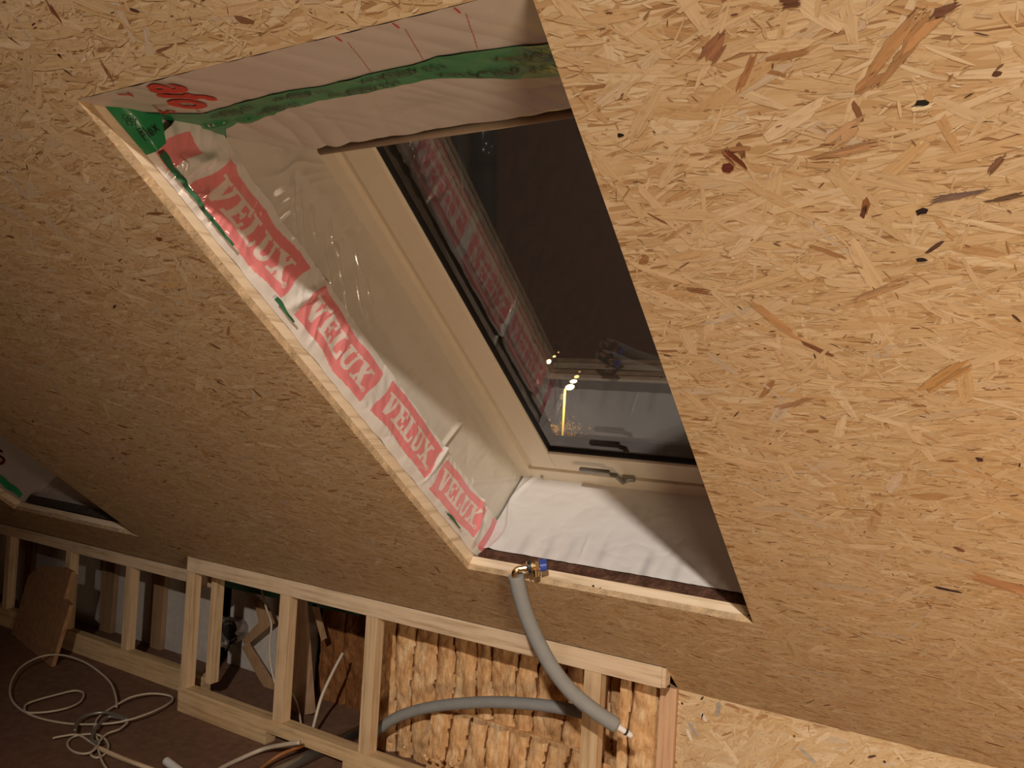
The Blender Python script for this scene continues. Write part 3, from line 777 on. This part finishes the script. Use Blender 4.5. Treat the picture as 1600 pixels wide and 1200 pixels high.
# dashed red guide lines with a short tick at the board edge
for i, (xa, lab) in enumerate(((-.652, 'dotted red guide line on the beige film, leftmost of the three long ones'), (-.566, 'dotted red guide line on the beige film, middle one of the three long ones'), (-.483, 'dotted red guide line on the beige film, rightmost of the three long ones'))):
    fm = MB(); thin(xa, .001, xa - .002, .014, .0014)
    for k in range(12):
        t0 = .022 + k * .0085
        thin(xa - .003 - .50 * (t0 - .03), t0, xa - .003 - .50 * (t0 - .03) - .0022, t0 + .0044, .0006)
    o = fm.build('dotted_line', M_INKR); tag(top(o), lab, 'printed line')

# ------------------------------------------------------------------ far opening lining
def far_opening():
    x0, x1, s0, s1 = OP2
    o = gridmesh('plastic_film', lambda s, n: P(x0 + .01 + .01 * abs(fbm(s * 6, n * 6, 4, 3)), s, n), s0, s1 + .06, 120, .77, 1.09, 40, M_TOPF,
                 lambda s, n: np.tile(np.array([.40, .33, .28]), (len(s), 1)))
    tag(top(o), 'crumpled film on the left reveal of the far window opening', 'plastic film')
    o = gridmesh('plastic_film', lambda x, n: P(x, s1 + .02 + .2 * (n - .78) + .008 * abs(fbm(x * 5, n * 5, 6, 3)), n), x0, x1, 90, .785, 1.09, 30, M_TOPF,
                 lambda s, n: np.tile(np.array([.52, .44, .39]), (len(s), 1)))
    tag(top(o), 'pinkish film on the bottom reveal of the far window opening', 'plastic film')
    o = gridmesh('plastic_film', lambda s, n: P(x1 + .006, s, n), s0, s1, 30, .75, 1.09, 8, M_TOPF,
                 lambda s, n: np.tile(np.array([.52, .44, .39]), (len(s), 1)))
    tag(top(o), 'film on the right reveal of the far window opening, mostly out of sight', 'plastic film')
    mb = MB(); mb.add([P(x0, s0, N0 + .02), P(x1, s0, N0 + .02), P(x1, s0 + .3, 1.09), P(x0, s0 + .3, 1.09)], [(0, 1, 2, 3)])
    o = mb.build('plastic_film', M_TOPF); tag(top(o), 'film across the head of the far window opening, out of sight', 'plastic film')
    o = gridmesh('adhesive_tape', lambda s, v: P(x0 + .03 + .004 * math.sin(s * 40), s, .780 + v * (.030 - .10 * max(0, s - s1 + .10)) + .003 * math.sin(s * 70)), s1 - .34, s1 - .03, 80, 0, 1, 8, M_TAPE)
    tag(top(o), 'short green tape on the left reveal of the far window opening', 'tape')
    v, f = text_mesh('fo', .085); mb = MB()
    for dx in (0, .003, -.003): mb.add([P(x0 + .036, s1 - .27 + x + dx, .845 + y) for x, y, _ in v], f)
    o = mb.build('film_print', plain('dim_red_ink', (.40, .03, .02), .6)); tag(top(o), 'red printed letters above the green tape in the far window opening', 'print')
    o = gridmesh('dark_gap_felt', lambda x, v: P(x, s1 + .004 + .004 * abs(fbm(x * 20, v * 3, 1, 2)), N0 + .049 + v * .04), x0 + .03, x1, 80, 0, 1, 6, M_DARK)
    tag(top(o), 'dark insulation strip along the sill of the far window opening', 'insulation')
far_opening()

# ------------------------------------------------------------------ framed knee wall
def stud_frame_mid():
    f = empty('stud_frame', (-1.75, 2.18, 0), 'projecting knee wall frame of pale studs below the near window', 'wall frame')
    y0 = 2.161
    MB().box((-2.783, y0, .581), (-.712, y0 + .045, .641), .002).build('top_plate', M_PINE_X, f)
    MB().box((-.7115, y0 + .004, .583), (-.700, y0 + .045, .639), .001).build('end_block', M_PINE_X, f)
    MB().box((-2.783, y0 - .004, .050), (-.70, y0 + .050, .100), .002).build('bottom_plate', M_PLATE, f)
    for (xa, xb, ya) in ((-2.783, -2.741, y0 + .0015), (-2.735, -2.702, y0 + .09), (-2.235, -2.183, y0 + .0015), (-1.805, -1.755, y0 + .0015), (-.952, -.897, y0 + .0015)):
        MB().box((xa, ya, .100), (xb, ya + .043, .580), .002).build('stud', M_PINE_Z, f)
    for xa, xb in ((-2.783, -2.26), (-1.87, -1.60), (-1.1, -.70)):
        MB().box((xa, y0 - .002, 0.0), (xb, y0 + .05, .0495), .002).build('packing_block', M_PLATE, f)
    return f
stud_frame_mid()
def stud_frame_far():
    f = empty('stud_frame', (-3.9, 2.31, 0), 'receding knee wall frame of studs below the far window', 'wall frame')
    y0 = 2.292
    MB().box((-5.9, y0, .485), (-2.79, y0 + .045, .538), .002).build('top_plate', M_PINE_X, f)
    MB().box((-5.9, y0, .0), (-2.80, y0 + .045, .095), .002).build('bottom_plate', M_PLATE, f)
    for xc in (-5.2, -4.42, -3.86, -3.365):
        MB().box((xc - .022, y0 + .0015, .095), (xc + .022, y0 + .045, .485), .002).build('stud', M_PINE_Z, f)
    return f
stud_frame_far()
o = MB().box((-.752, 2.275, 0), (-.7015, 2.33, .548), .003).build('timber_post', pine('post_pine', (.62, .38, .22), 'Z')); tag(top(o, (-.727, 2.30, 0)), 'upright reddish timber post between insulation and the right strand board panel', 'post')

# ------------------------------------------------------------------ mineral wool
def wool_slab(name, x0, x1, z0, z1, y, lean, joints, label, seed):
    root = empty(name, ((x0 + x1) / 2, y + .04, z0), label, 'insulation')
    def f(x, z):
        d = .014 * fbm(x * 9, z * 6, seed, 4) + .006 * fbm(x * 40, z * 30, seed + 3, 3)
        for xc in joints:
            xx = xc + .010 * math.sin(z * 9 + xc * 13) + .005 * noise.noise(Vector((z * 20, xc, 1)))
            gap = .5 + .5 * noise.noise(Vector((z * 6, xc * 9, 2)))
            d -= .030 * gap * math.exp(-((x - xx) / .0048) ** 2) + .010 * math.exp(-((x - xx) / .014) ** 2)
        return np.array([x, y - d + lean * (z - z0), z])
    nx, nz = int((x1 - x0) / .0045), int((z1 - z0) / .008)
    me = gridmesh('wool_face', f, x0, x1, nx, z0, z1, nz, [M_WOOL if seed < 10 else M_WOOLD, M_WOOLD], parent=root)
    # the cut joints are a darker fibre
    mi = []
    for i in range(nx - 1):
        x = x0 + (x1 - x0) * i / (nx - 1)
        for j in range(nz - 1):
            z = z0 + (z1 - z0) * j / (nz - 1)
            k = 0
            for xc in joints:
                xx = xc + .010 * math.sin(z * 9 + xc * 13) + .005 * noise.noise(Vector((z * 20, xc, 1)))
                gap = .5 + .5 * noise.noise(Vector((z * 6, xc * 9, 2)))
                if abs(x - xx) < .0045 * (.5 + gap * 1.3) and gap > .28: k = 1
            mi.append(k)
    me.data.polygons.foreach_set('material_index', mi)
    MB().box((x0, y + .035 + max(0, lean * .3), z0), (x1, y + .09 + max(0, lean * .3), z1), .004).build('wool_core', M_WOOL, root)
    return root
wool_slab('mineral_wool_slab', -1.93, -.76, .0, .625, 2.40, -.03, [-1.93 + .088 * i + .01 * math.sin(i * 3) for i in range(1, 13)], 'tall orange mineral wool slab with vertical cuts behind the studs', 2.0)
wool_slab('mineral_wool_slab', -1.62, -.77, .0, .235, 2.315, .12, [-1.55 + .08 * i + .012 * math.sin(i * 5) for i in range(10)], 'low orange mineral wool slab in front, under the curved grey pipe', 5.0)
wool_slab('mineral_wool_slab', -.885, -.762, .0, .54, 2.285, .02, [-.845], 'narrow pale mineral wool piece beside the reddish timber post', 8.0)
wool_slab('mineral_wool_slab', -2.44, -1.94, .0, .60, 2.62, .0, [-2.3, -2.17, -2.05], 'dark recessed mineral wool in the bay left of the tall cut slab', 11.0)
# loose wool tufts at the base
rng = random.Random(3)
mb = MB()
for i in range(40):
    x = rng.uniform(-1.74, -.80); y = 2.245 + rng.uniform(-.02, .05); z = .104 + rng.uniform(0, .03)
    r = rng.uniform(.004, .011); n = 7
    ring = [(x + r * 1.6 * math.cos(k * 6.283 / n) * rng.uniform(.5, 1.2), y + .3 * r * math.sin(k * 2.0), z + r * math.sin(k * 6.283 / n) * rng.uniform(.5, 1.2)) for k in range(n)]
    vv = ring + [(x, y - r * .9, z + r * .2), (x, y + r, z)]
    mb.add(vv, [(k, (k + 1) % n, n) for k in range(n)] + [((k + 1) % n, k, n + 1) for k in range(n)])
o = mb.build('wool_scraps', M_WOOL); tag(top(o), 'loose torn mineral wool scraps lying on the bottom plate', 'insulation', kind='stuff')

# ------------------------------------------------------------------ things behind the left bays
def panel(name, pxs, y, th, mat, label, cat, parent=None):
    pts = [atY(a, b, y) for a, b in pxs]; n = len(pts)
    V = pts + [p + np.array([0, th, 0]) for p in pts]
    F = [tuple(range(n)), tuple(range(2 * n - 1, n - 1, -1))] + [(i, i + n, (i + 1) % n + n, (i + 1) % n) for i in range(n)]
    o = mesh(name, V, F, mat, parent)
    if label: tag(top(o), label, cat)
    return o
def backboard(name, x0, x1, z0, z1, y, mat, label, cat, th=.012):
    o = MB().box((x0, y, z0), (x1, y + th, z1), .001).build(name, mat); tag(top(o), label, cat); return o
backboard('pale_board', -5.9, -3.13, .0, .66, 2.60, M_BOARDW, 'long pale board behind the studs of the receding frame', 'board')
backboard('pale_board', -3.08, -2.50, .0, .66, 2.66, M_BOARDW, 'pale board with a ragged duct hole behind the left bay of the projecting frame', 'board')
for i, (xc, wd, lab) in enumerate(((-4.75, .10, 'brown upright plank behind the far frame, beside the leaning board'), (-3.95, .11, 'brown upright plank behind the far frame, left of its right bay'), (-3.52, .085, 'brown upright plank at the right end behind the far frame'),
                                  (-2.62, .035, 'thin upright brown plank behind the ragged duct'))):
    o = MB().box((xc - wd / 2, 2.57 if i < 3 else 2.63, .0), (xc + wd / 2, 2.595 if i < 3 else 2.655, .66), .002).build('timber_plank', M_PLANK); tag(top(o, (xc, 2.58, .0)), lab, 'plank')
panel('timber_plank', [(396, 935), (420, 955), (425, 975), (384, 1010), (378, 1000), (404, 972)], 2.58, .02, M_PLANK, 'upper leg of the bent brown plank behind the left bay', 'plank')
panel('timber_plank', [(384, 1005), (426, 1072), (426, 1094), (405, 1062), (378, 1012)], 2.56, .02, M_PLANK, 'lower diagonal brown plank behind the left bay', 'plank')
panel('green_membrane', [(336, 900), (436, 922), (560, 950), (560, 962), (436, 936), (336, 914)], 2.50, .01, M_MEMB, 'dark green membrane strip under the top plate behind the left bays', 'membrane')
panel('timber_plank', [(452, 930), (475, 938), (488, 1115), (455, 1120)], 2.45, .02, pine('reddish_plank', (.40, .25, .15), 'Z'), 'broad reddish plank behind the second bay of the projecting frame', 'plank')
# ragged flexible duct end
c0 = atY(364, 985, 2.615); rg = random.Random(8); dd = empty('flexible_duct', c0, 'ragged torn foil duct end sticking out of the pale board', 'duct')
mb = MB(); n = 26; rings = []
for k, (dy, rr) in enumerate(((.044, .058), (.01, .062), (-.02, .064), (-.045, .070))):
    rings.append([(c0[0] + (rr + rg.uniform(-.004, .004) * k) * math.cos(a * 6.283 / n), c0[1] + dy + (rg.uniform(-.02, .015) if k == 3 else 0), c0[2] + (rr * .92 + rg.uniform(-.006, .006) * k) * math.sin(a * 6.283 / n)) for a in range(n)])
mb.add(sum(rings, []), [(k * n + a, k * n + (a + 1) % n, (k + 1) * n + (a + 1) % n, (k + 1) * n + a) for k in range(3) for a in range(n)])
mb.build('foil_sleeve', M_ALU, dd)
mb = MB()
for a in range(22):
    an = a * 6.283 / 22 + rg.uniform(-.1, .1); r0 = .062; r1 = r0 + rg.uniform(.008, .030); w_ = rg.uniform(.006, .014)
    ca, sa_ = math.cos(an), math.sin(an)
    mb.add([(c0[0] + r0 * ca - w_ * sa_, c0[1] - .035, c0[2] + r0 * sa_ + w_ * ca), (c0[0] + r0 * ca + w_ * sa_, c0[1] - .035, c0[2] + r0 * sa_ - w_ * ca), (c0[0] + r1 * ca, c0[1] - .05 + rg.uniform(-.02, .02), c0[2] + r1 * sa_)], [(0, 1, 2)])
mb.build('torn_foil', M_ALU, dd)
MB().cyl(c0 + np.array([0, .02, 0]), c0 + np.array([0, -.03, 0]), .034, 20).build('duct_core', M_BLACK, dd)

# hanging cables in the bays
def cable(name, pts, r, mat, label, cat='cable', k=8, n=8):
    o = MB().tube(spline(pts, k), r, n).build(name, mat, smooth=True); tag(top(o), label, cat); return o
cable('cable', [atY(a, b, y) for a, b, y in ((408, 920, 2.46), (416, 950, 2.46), (424, 975, 2.44), (421, 1010, 2.43), (424, 1045, 2.42), (432, 1075, 2.42), (440, 1095, 2.40))], .0045, M_CABLE, 'thin pale cable hanging beside the second stud of the projecting frame')
cable('cable', [atY(a, b, y) for a, b, y in ((456, 1082, 2.40), (465, 1102, 2.38), (470, 1130, 2.34))], .004, M_CABLE, 'short pale cable curling over the bottom plate in the second bay')
cable('pvc_conduit', [atY(a, b, y) for a, b, y in ((536, 1020, 2.42), (520, 1050, 2.38), (502, 1090, 2.34), (489, 1138, 2.29))], .0065, M_CABLE, 'slanting thin conduit in the bay left of the orange wool', 'conduit')
panel('timber_plank', [(487, 944), (494, 944), (508, 998), (502, 1002)], 2.50, .012, M_PLANK, 'short dark slat hanging in the second bay of the projecting frame', 'plank')

# ------------------------------------------------------------------ insulated pipe with valve
def pxd(px, py, depth):          # point at a given distance along the camera axis
    return CP + (rt2 * (px - 800) / FPX - up2 * (py - 600) / FPX + fw) * depth
pipe = empty('insulated_pipe', pxd(810, 900, 2.02), 'grey foam covered pipe hanging over the sill with brass valve and free white end', 'pipe')
pp = [pxd(*q) for q in ((806, 899, 2.02), (813, 930, 2.03), (824, 965, 2.045), (840, 1002, 2.06), (862, 1042, 2.07), (892, 1080, 2.08), (928, 1110, 2.085), (962, 1133, 2.09))]
hs_ = MB().tube(spline(pp, 8), .0205, 24).build('foam_sleeve', M_HOSE, pipe, smooth=True)
for pl_ in hs_.data.polygons:
    if len(pl_.vertices) > 4: pl_.use_smooth = False
d_ = Vector(pp[-1]) - Vector(pp[-2]); d_.normalize(); e_ = Vector(pp[-1])
MB().tube([e_ - d_ * .01, e_ + d_ * .030], .0085, 16).build('inner_pipe', M_WHITE, pipe)
MB().tube([e_ + d_ * .030, e_ + d_ * .034, e_ + d_ * .037], [.0092, .0092, .0085], 16).build('seal_ring', M_BLACK, pipe)
MB().tube([e_ + d_ * .037, e_ + d_ * .050, e_ + d_ * .055], [.0085, .0082, .005], 16).build('end_cap', M_WHITE, pipe)
D = 2.005
va = [pxd(*q) for q in ((804, 903, 2.015), (804, 894, D), (809, 889, D), (815, 888, D))]
MB().tube(spline(va, 5), .0075, 14).build('elbow', M_BRASS, pipe, smooth=True)
ax0 = Vector(pxd(812, 888.5, D)); ax1 = Vector(pxd(852, 882.5, D)); ax = (ax1 - ax0).normalized(); Lx = (ax1 - ax0).length
def A_(t, off=(0, 0)): return ax0 + ax * (Lx * t) + Vector(up2) * off[1] + Vector(fw) * off[0]
MB().tube([A_(0), A_(.16), A_(.17), A_(.24), A_(.25), A_(.30)], [.008, .008, .0105, .0105, .009, .009], 16).build('threaded_nut', M_BRASS, pipe)
MB().tube([A_(.27), A_(.32)], [.014, .017], 20).build('washer', M_STEEL, pipe)
v_ = MB().tube([A_(.32), A_(.36), A_(.37), A_(.40), A_(.41), A_(.46)], [.018, .018, .015, .015, .018, .018], 20); v_.build('rubber_collar', M_BLACK, pipe)
MB().tube([A_(.46), A_(.55), A_(.56), A_(.62), A_(.63), A_(.76)], [.011, .011, .008, .008, .012, .0105], 8).build('valve_body', M_BRASS, pipe)
MB().tube([A_(.62, (0, -.004)), A_(.64, (0, -.026))], [.0075, .0085], 12).build('side_port', M_BRASS, pipe)
kn = MB(); rad = [A_(.78), A_(.80), A_(1.04), A_(1.06)]
kn.tube(rad, [.011, .0135, .0135, .012], 16)
for k in range(6):
    a = k * math.pi / 3; u_ = Vector(up2); q_ = ax.cross(u_)
    c_ = (u_ * math.cos(a) + q_ * math.sin(a)) * .0135
    kn.tube([A_(.80) + c_, A_(1.03) + c_], .0026, 6)
kn.build('valve_knob', M_BLUE, pipe)

# curved second pipe behind the studs
o = MB().tube(spline([atY(a, b, 2.30) for a, b in ((584, 1146), (612, 1125), (650, 1110), (700, 1101), (765, 1097), (830, 1100), (880, 1107), (925, 1117))], 8), .0195, 20).build('curved_pipe', M_HOSE, smooth=True)
tag(top(o), 'grey foam covered pipe curving across the orange wool behind the studs', 'pipe')

# ------------------------------------------------------------------ leaning board
bb = [(17, 992), (80, 1042), (109, 945), (100, 936), (112, 893), (98, 886), (62, 884), (44, 900)]
t0_, t1_ = atZ(20, 992, 0.0), atZ(80, 1042, 0.0)
def lean_pt(px, py, off=0):
    a = atY(112, 893, 2.20); e1 = t1_ - t0_; nrm = np.cross(e1, a - t0_); nrm /= np.linalg.norm(nrm)
    q = onplane(px, py, nrm, nrm @ t0_); return q + nrm * off, nrm
pts = [lean_pt(*q)[0] for q in bb]; nrm = lean_pt(*bb[0])[1]
if nrm @ (np.array([0, 0, H]) - pts[0]) > 0: nrm = -nrm
V = pts + [p + nrm * .018 for p in pts]; n = len(pts)
mb = MB(); mb.add(V, [tuple(range(n)), tuple(range(2 * n - 1, n - 1, -1))] + [(i, i + n, (i + 1) % n + n, (i + 1) % n) for i in range(n)])
lb = mb.build('board_offcut', plain('strand_board_offcut', (.33, .175, .08), .8, nz=.25)); tag(top(lb), 'strand board offcut leaning against the far stud frame at the left edge', 'board')

# ------------------------------------------------------------------ cables and pipes on the floor
def fz(cx, cy, z=.008): return atZ(cx / 4.615, 940 + cy / 4.615, z)
coil = [(840, 760, .02), (835, 690, .03), (800, 590, .04), (720, 510, .05), (600, 432, .06), (450, 386, .06), (300, 395, .05), (160, 465, .04), (85, 570, .03), (75, 680, .02), (140, 770, .012), (280, 838, .01),
        (500, 880, .012), (740, 882, .02), (920, 855, .03), (1110, 790, .03), (1235, 720, .02), (1225, 680, .02), (1090, 663, .03), (950, 688, .03), (840, 745, .02), (720, 825, .012), (682, 900, .01), (690, 960, .012),
        (710, 1030, .02), (640, 1092, .02), (540, 1085, .015), (485, 1030, .01), (530, 975, .01), (640, 955, .015), (730, 970, .012), (780, 1030, .012), (760, 1095, .01), (700, 1125, .01), (655, 1100, .01), (690, 1050, .015), (760, 960, .02), (860, 920, .02), (920, 870, .02)]
cable('cable', [fz(*q) for q in coil], .0042, M_CABLE, 'loosely coiled ivory cable lying on the floor at lower left')
coil2 = [(175, 790), (185, 745), (260, 712), (420, 668), (540, 642), (602, 662), (580, 720), (500, 762), (380, 790), (250, 802), (185, 795), (178, 770)]
cable('cable', [fz(a, b, .016) for a, b in coil2], .0042, M_CABLE, 'flat oval loop of ivory cable inside the large floor coil')
cable('cable', [fz(a, b, .014) for a, b in ((380, 985), (450, 970), (560, 960), (650, 1010), (700, 1050), (740, 1160), (800, 1240))], .004, M_CABLE, 'short ivory cable tail with a bare end beside the floor coil')
cable('grey_wire', [fz(a, b, .03) for a, b in ((540, 930), (560, 860), (640, 815), (760, 800), (880, 830), (910, 850), (780, 830), (700, 900), (660, 990), (720, 1020))], .006, M_GREYM, 'darker grey wire bundle tangled in the middle of the floor coil', 'wire')
cable('wooden_stick', [fz(a, b, .012) for a, b in ((690, 1045), (880, 1130), (1110, 1215), (1400, 1330))], .008, M_PINE_X, 'thin pale stick lying on the floor below the cable coil', 'stick', 3)
q0, q1 = fz(1200, 1150, .016), fz(1400, 1300, .016)
o = MB().cyl(q0, q1, .014, 20).build('plastic_tube', M_WHITE); tag(top(o), 'white plastic tube end at the bottom edge near the floor stick', 'tube')
cable('cable', [atZ(a, b, z) for a, b, z in ((468, 1160, .10), (440, 1164, .07), (410, 1171, .03), (375, 1186, .012), (345, 1201, .01), (310, 1225, .01))], .008, M_CABLE, 'thick ivory cable coming from under the projecting stud frame')
cable('cable', [atZ(a, b, z) for a, b, z in ((478, 1164, .05), (440, 1178, .05), (415, 1195, .03), (380, 1225, .02))], .006, plain('orange_cable', (.34, .13, .04), .5), 'orange-brown cable beside the thick ivory cable at the bottom edge')

def duct(x0, y0, x1, y1, r, mat, label):
    root = empty('pipe', (x0, y0, 0), label, 'pipe')
    MB().tube([(x0, y0, r), (x1, y1, r)], r, 32).build('pipe_body', mat, root, smooth=True)
    t = .42; c = (x0 + (x1 - x0) * t, y0 + (y1 - y0) * t); d2 = ((x1 - x0) * .05, (y1 - y0) * .05)
    MB().tube([(c[0] - d2[0], c[1] - d2[1], r), (c[0] + d2[0], c[1] + d2[1], r)], r * 1.12, 32).build('socket', mat, root, smooth=True)
duct(-1.86, .50, -1.96, 1.80, .055, M_DUCT, 'dark waste pipe on the floor, mirrored in the window glass')
duct(-2.06, .50, -2.02, 2.72, .022, M_DUCTL, 'light grey pipe on the floor beside the dark waste pipe')

# ------------------------------------------------------------------ outside in the night
LD = 22.0
def street(px, py, wpx, hpx, depth, mat, label, near=False):  # near marks the real lamp; others are pane reflections built as glowing heads
    c = pxd(px, py, depth); r = empty('street_lamp_or_ghost', (c[0], c[1], -3.0), label, 'street lamp')
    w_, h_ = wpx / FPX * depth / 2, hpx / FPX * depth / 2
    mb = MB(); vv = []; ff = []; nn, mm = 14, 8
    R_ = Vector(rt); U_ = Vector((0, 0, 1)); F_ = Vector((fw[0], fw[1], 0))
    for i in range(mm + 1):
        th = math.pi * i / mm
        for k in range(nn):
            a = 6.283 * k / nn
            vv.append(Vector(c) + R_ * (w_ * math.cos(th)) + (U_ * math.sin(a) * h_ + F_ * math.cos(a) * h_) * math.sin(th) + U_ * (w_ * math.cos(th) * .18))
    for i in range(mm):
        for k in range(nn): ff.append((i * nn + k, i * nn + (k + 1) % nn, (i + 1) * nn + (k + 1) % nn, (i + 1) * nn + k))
    mb.add(vv, ff); mb.build('lamp_or_ghost_head', mat, r, smooth=True)
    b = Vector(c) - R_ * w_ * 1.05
    MB().tube([(b.x, b.y, -3.0), (b.x, b.y, c[2] - h_ * .8), (b.x + R_.x * w_ * .5, b.y + R_.y * w_ * .5, c[2] - h_ * .2)], .03, 10).build('lamp_or_ghost_post', M_POLE if near else M_BLACK, r)  # the reflections get an added black post
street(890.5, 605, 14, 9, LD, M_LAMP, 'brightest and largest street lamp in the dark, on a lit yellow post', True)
street(896, 596, 11, 6, 27, M_LAMP, 'ghost reflection in the panes just above and right of the brightest lamp')  # slanting row: glazing ghosts of the lamp, modelled as glowing heads outside
street(901, 588.6, 8, 5, 33, M_GHOST, 'dimmer ghost reflection of the slanting row above the brightest lamp')
street(905.5, 581, 4.5, 3.4, 42, emit('sodium_ghost_faint', (1, .6, .2), .5), 'faint topmost ghost reflection of the slanting row')
street(857.6, 565, 7, 7, 30, M_LAMP, 'single round bright ghost reflection left of the slanting row, near the reflected batten')  # left group: more lamp ghosts in the panes, added as glowing heads
street(866, 557, 5.5, 3.4, 36, M_GHOST, 'small ghost reflection right above the single round bright one')
street(872.5, 550.6, 3, 3, 45, emit('sodium_ghost_faint', (1, .6, .2), .8), 'tiny faint ghost reflection highest of the left group')
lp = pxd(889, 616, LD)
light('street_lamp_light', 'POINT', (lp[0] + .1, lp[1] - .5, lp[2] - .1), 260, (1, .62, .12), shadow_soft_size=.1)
rg = random.Random(4)
bush = empty('bush', pxd(876, 690, LD), 'leafy bush lit yellow at the foot of the nearest street lamp', 'bush')
mb = MB()
for i in range(900):
    c = pxd(872 + rg.gauss(0, 17), 680 + rg.gauss(0, 10), LD + .9 + rg.uniform(-.4, .4)); s_ = rg.uniform(.02, .06)
    a = Vector((rg.gauss(0, 1), rg.gauss(0, 1), rg.gauss(0, 1))).normalized(); b = a.orthogonal().normalized()
    C_ = Vector(c); mb.add([C_ - a * s_, C_ + b * s_ * .5, C_ + a * s_, C_ - b * s_ * .5], [(0, 1, 2, 3)])
lf = mb.build('foliage', M_LEAF, bush)
mb = MB()
for k in range(7):
    mb.tube([pxd(876, 760, LD + .9), pxd(876 + rg.uniform(-6, 6), 715, LD + .9), pxd(876 + rg.uniform(-24, 24), 682, LD + .9)], [.03, .02, .008], 6)
mb.build('branches', M_BLACK, bush)
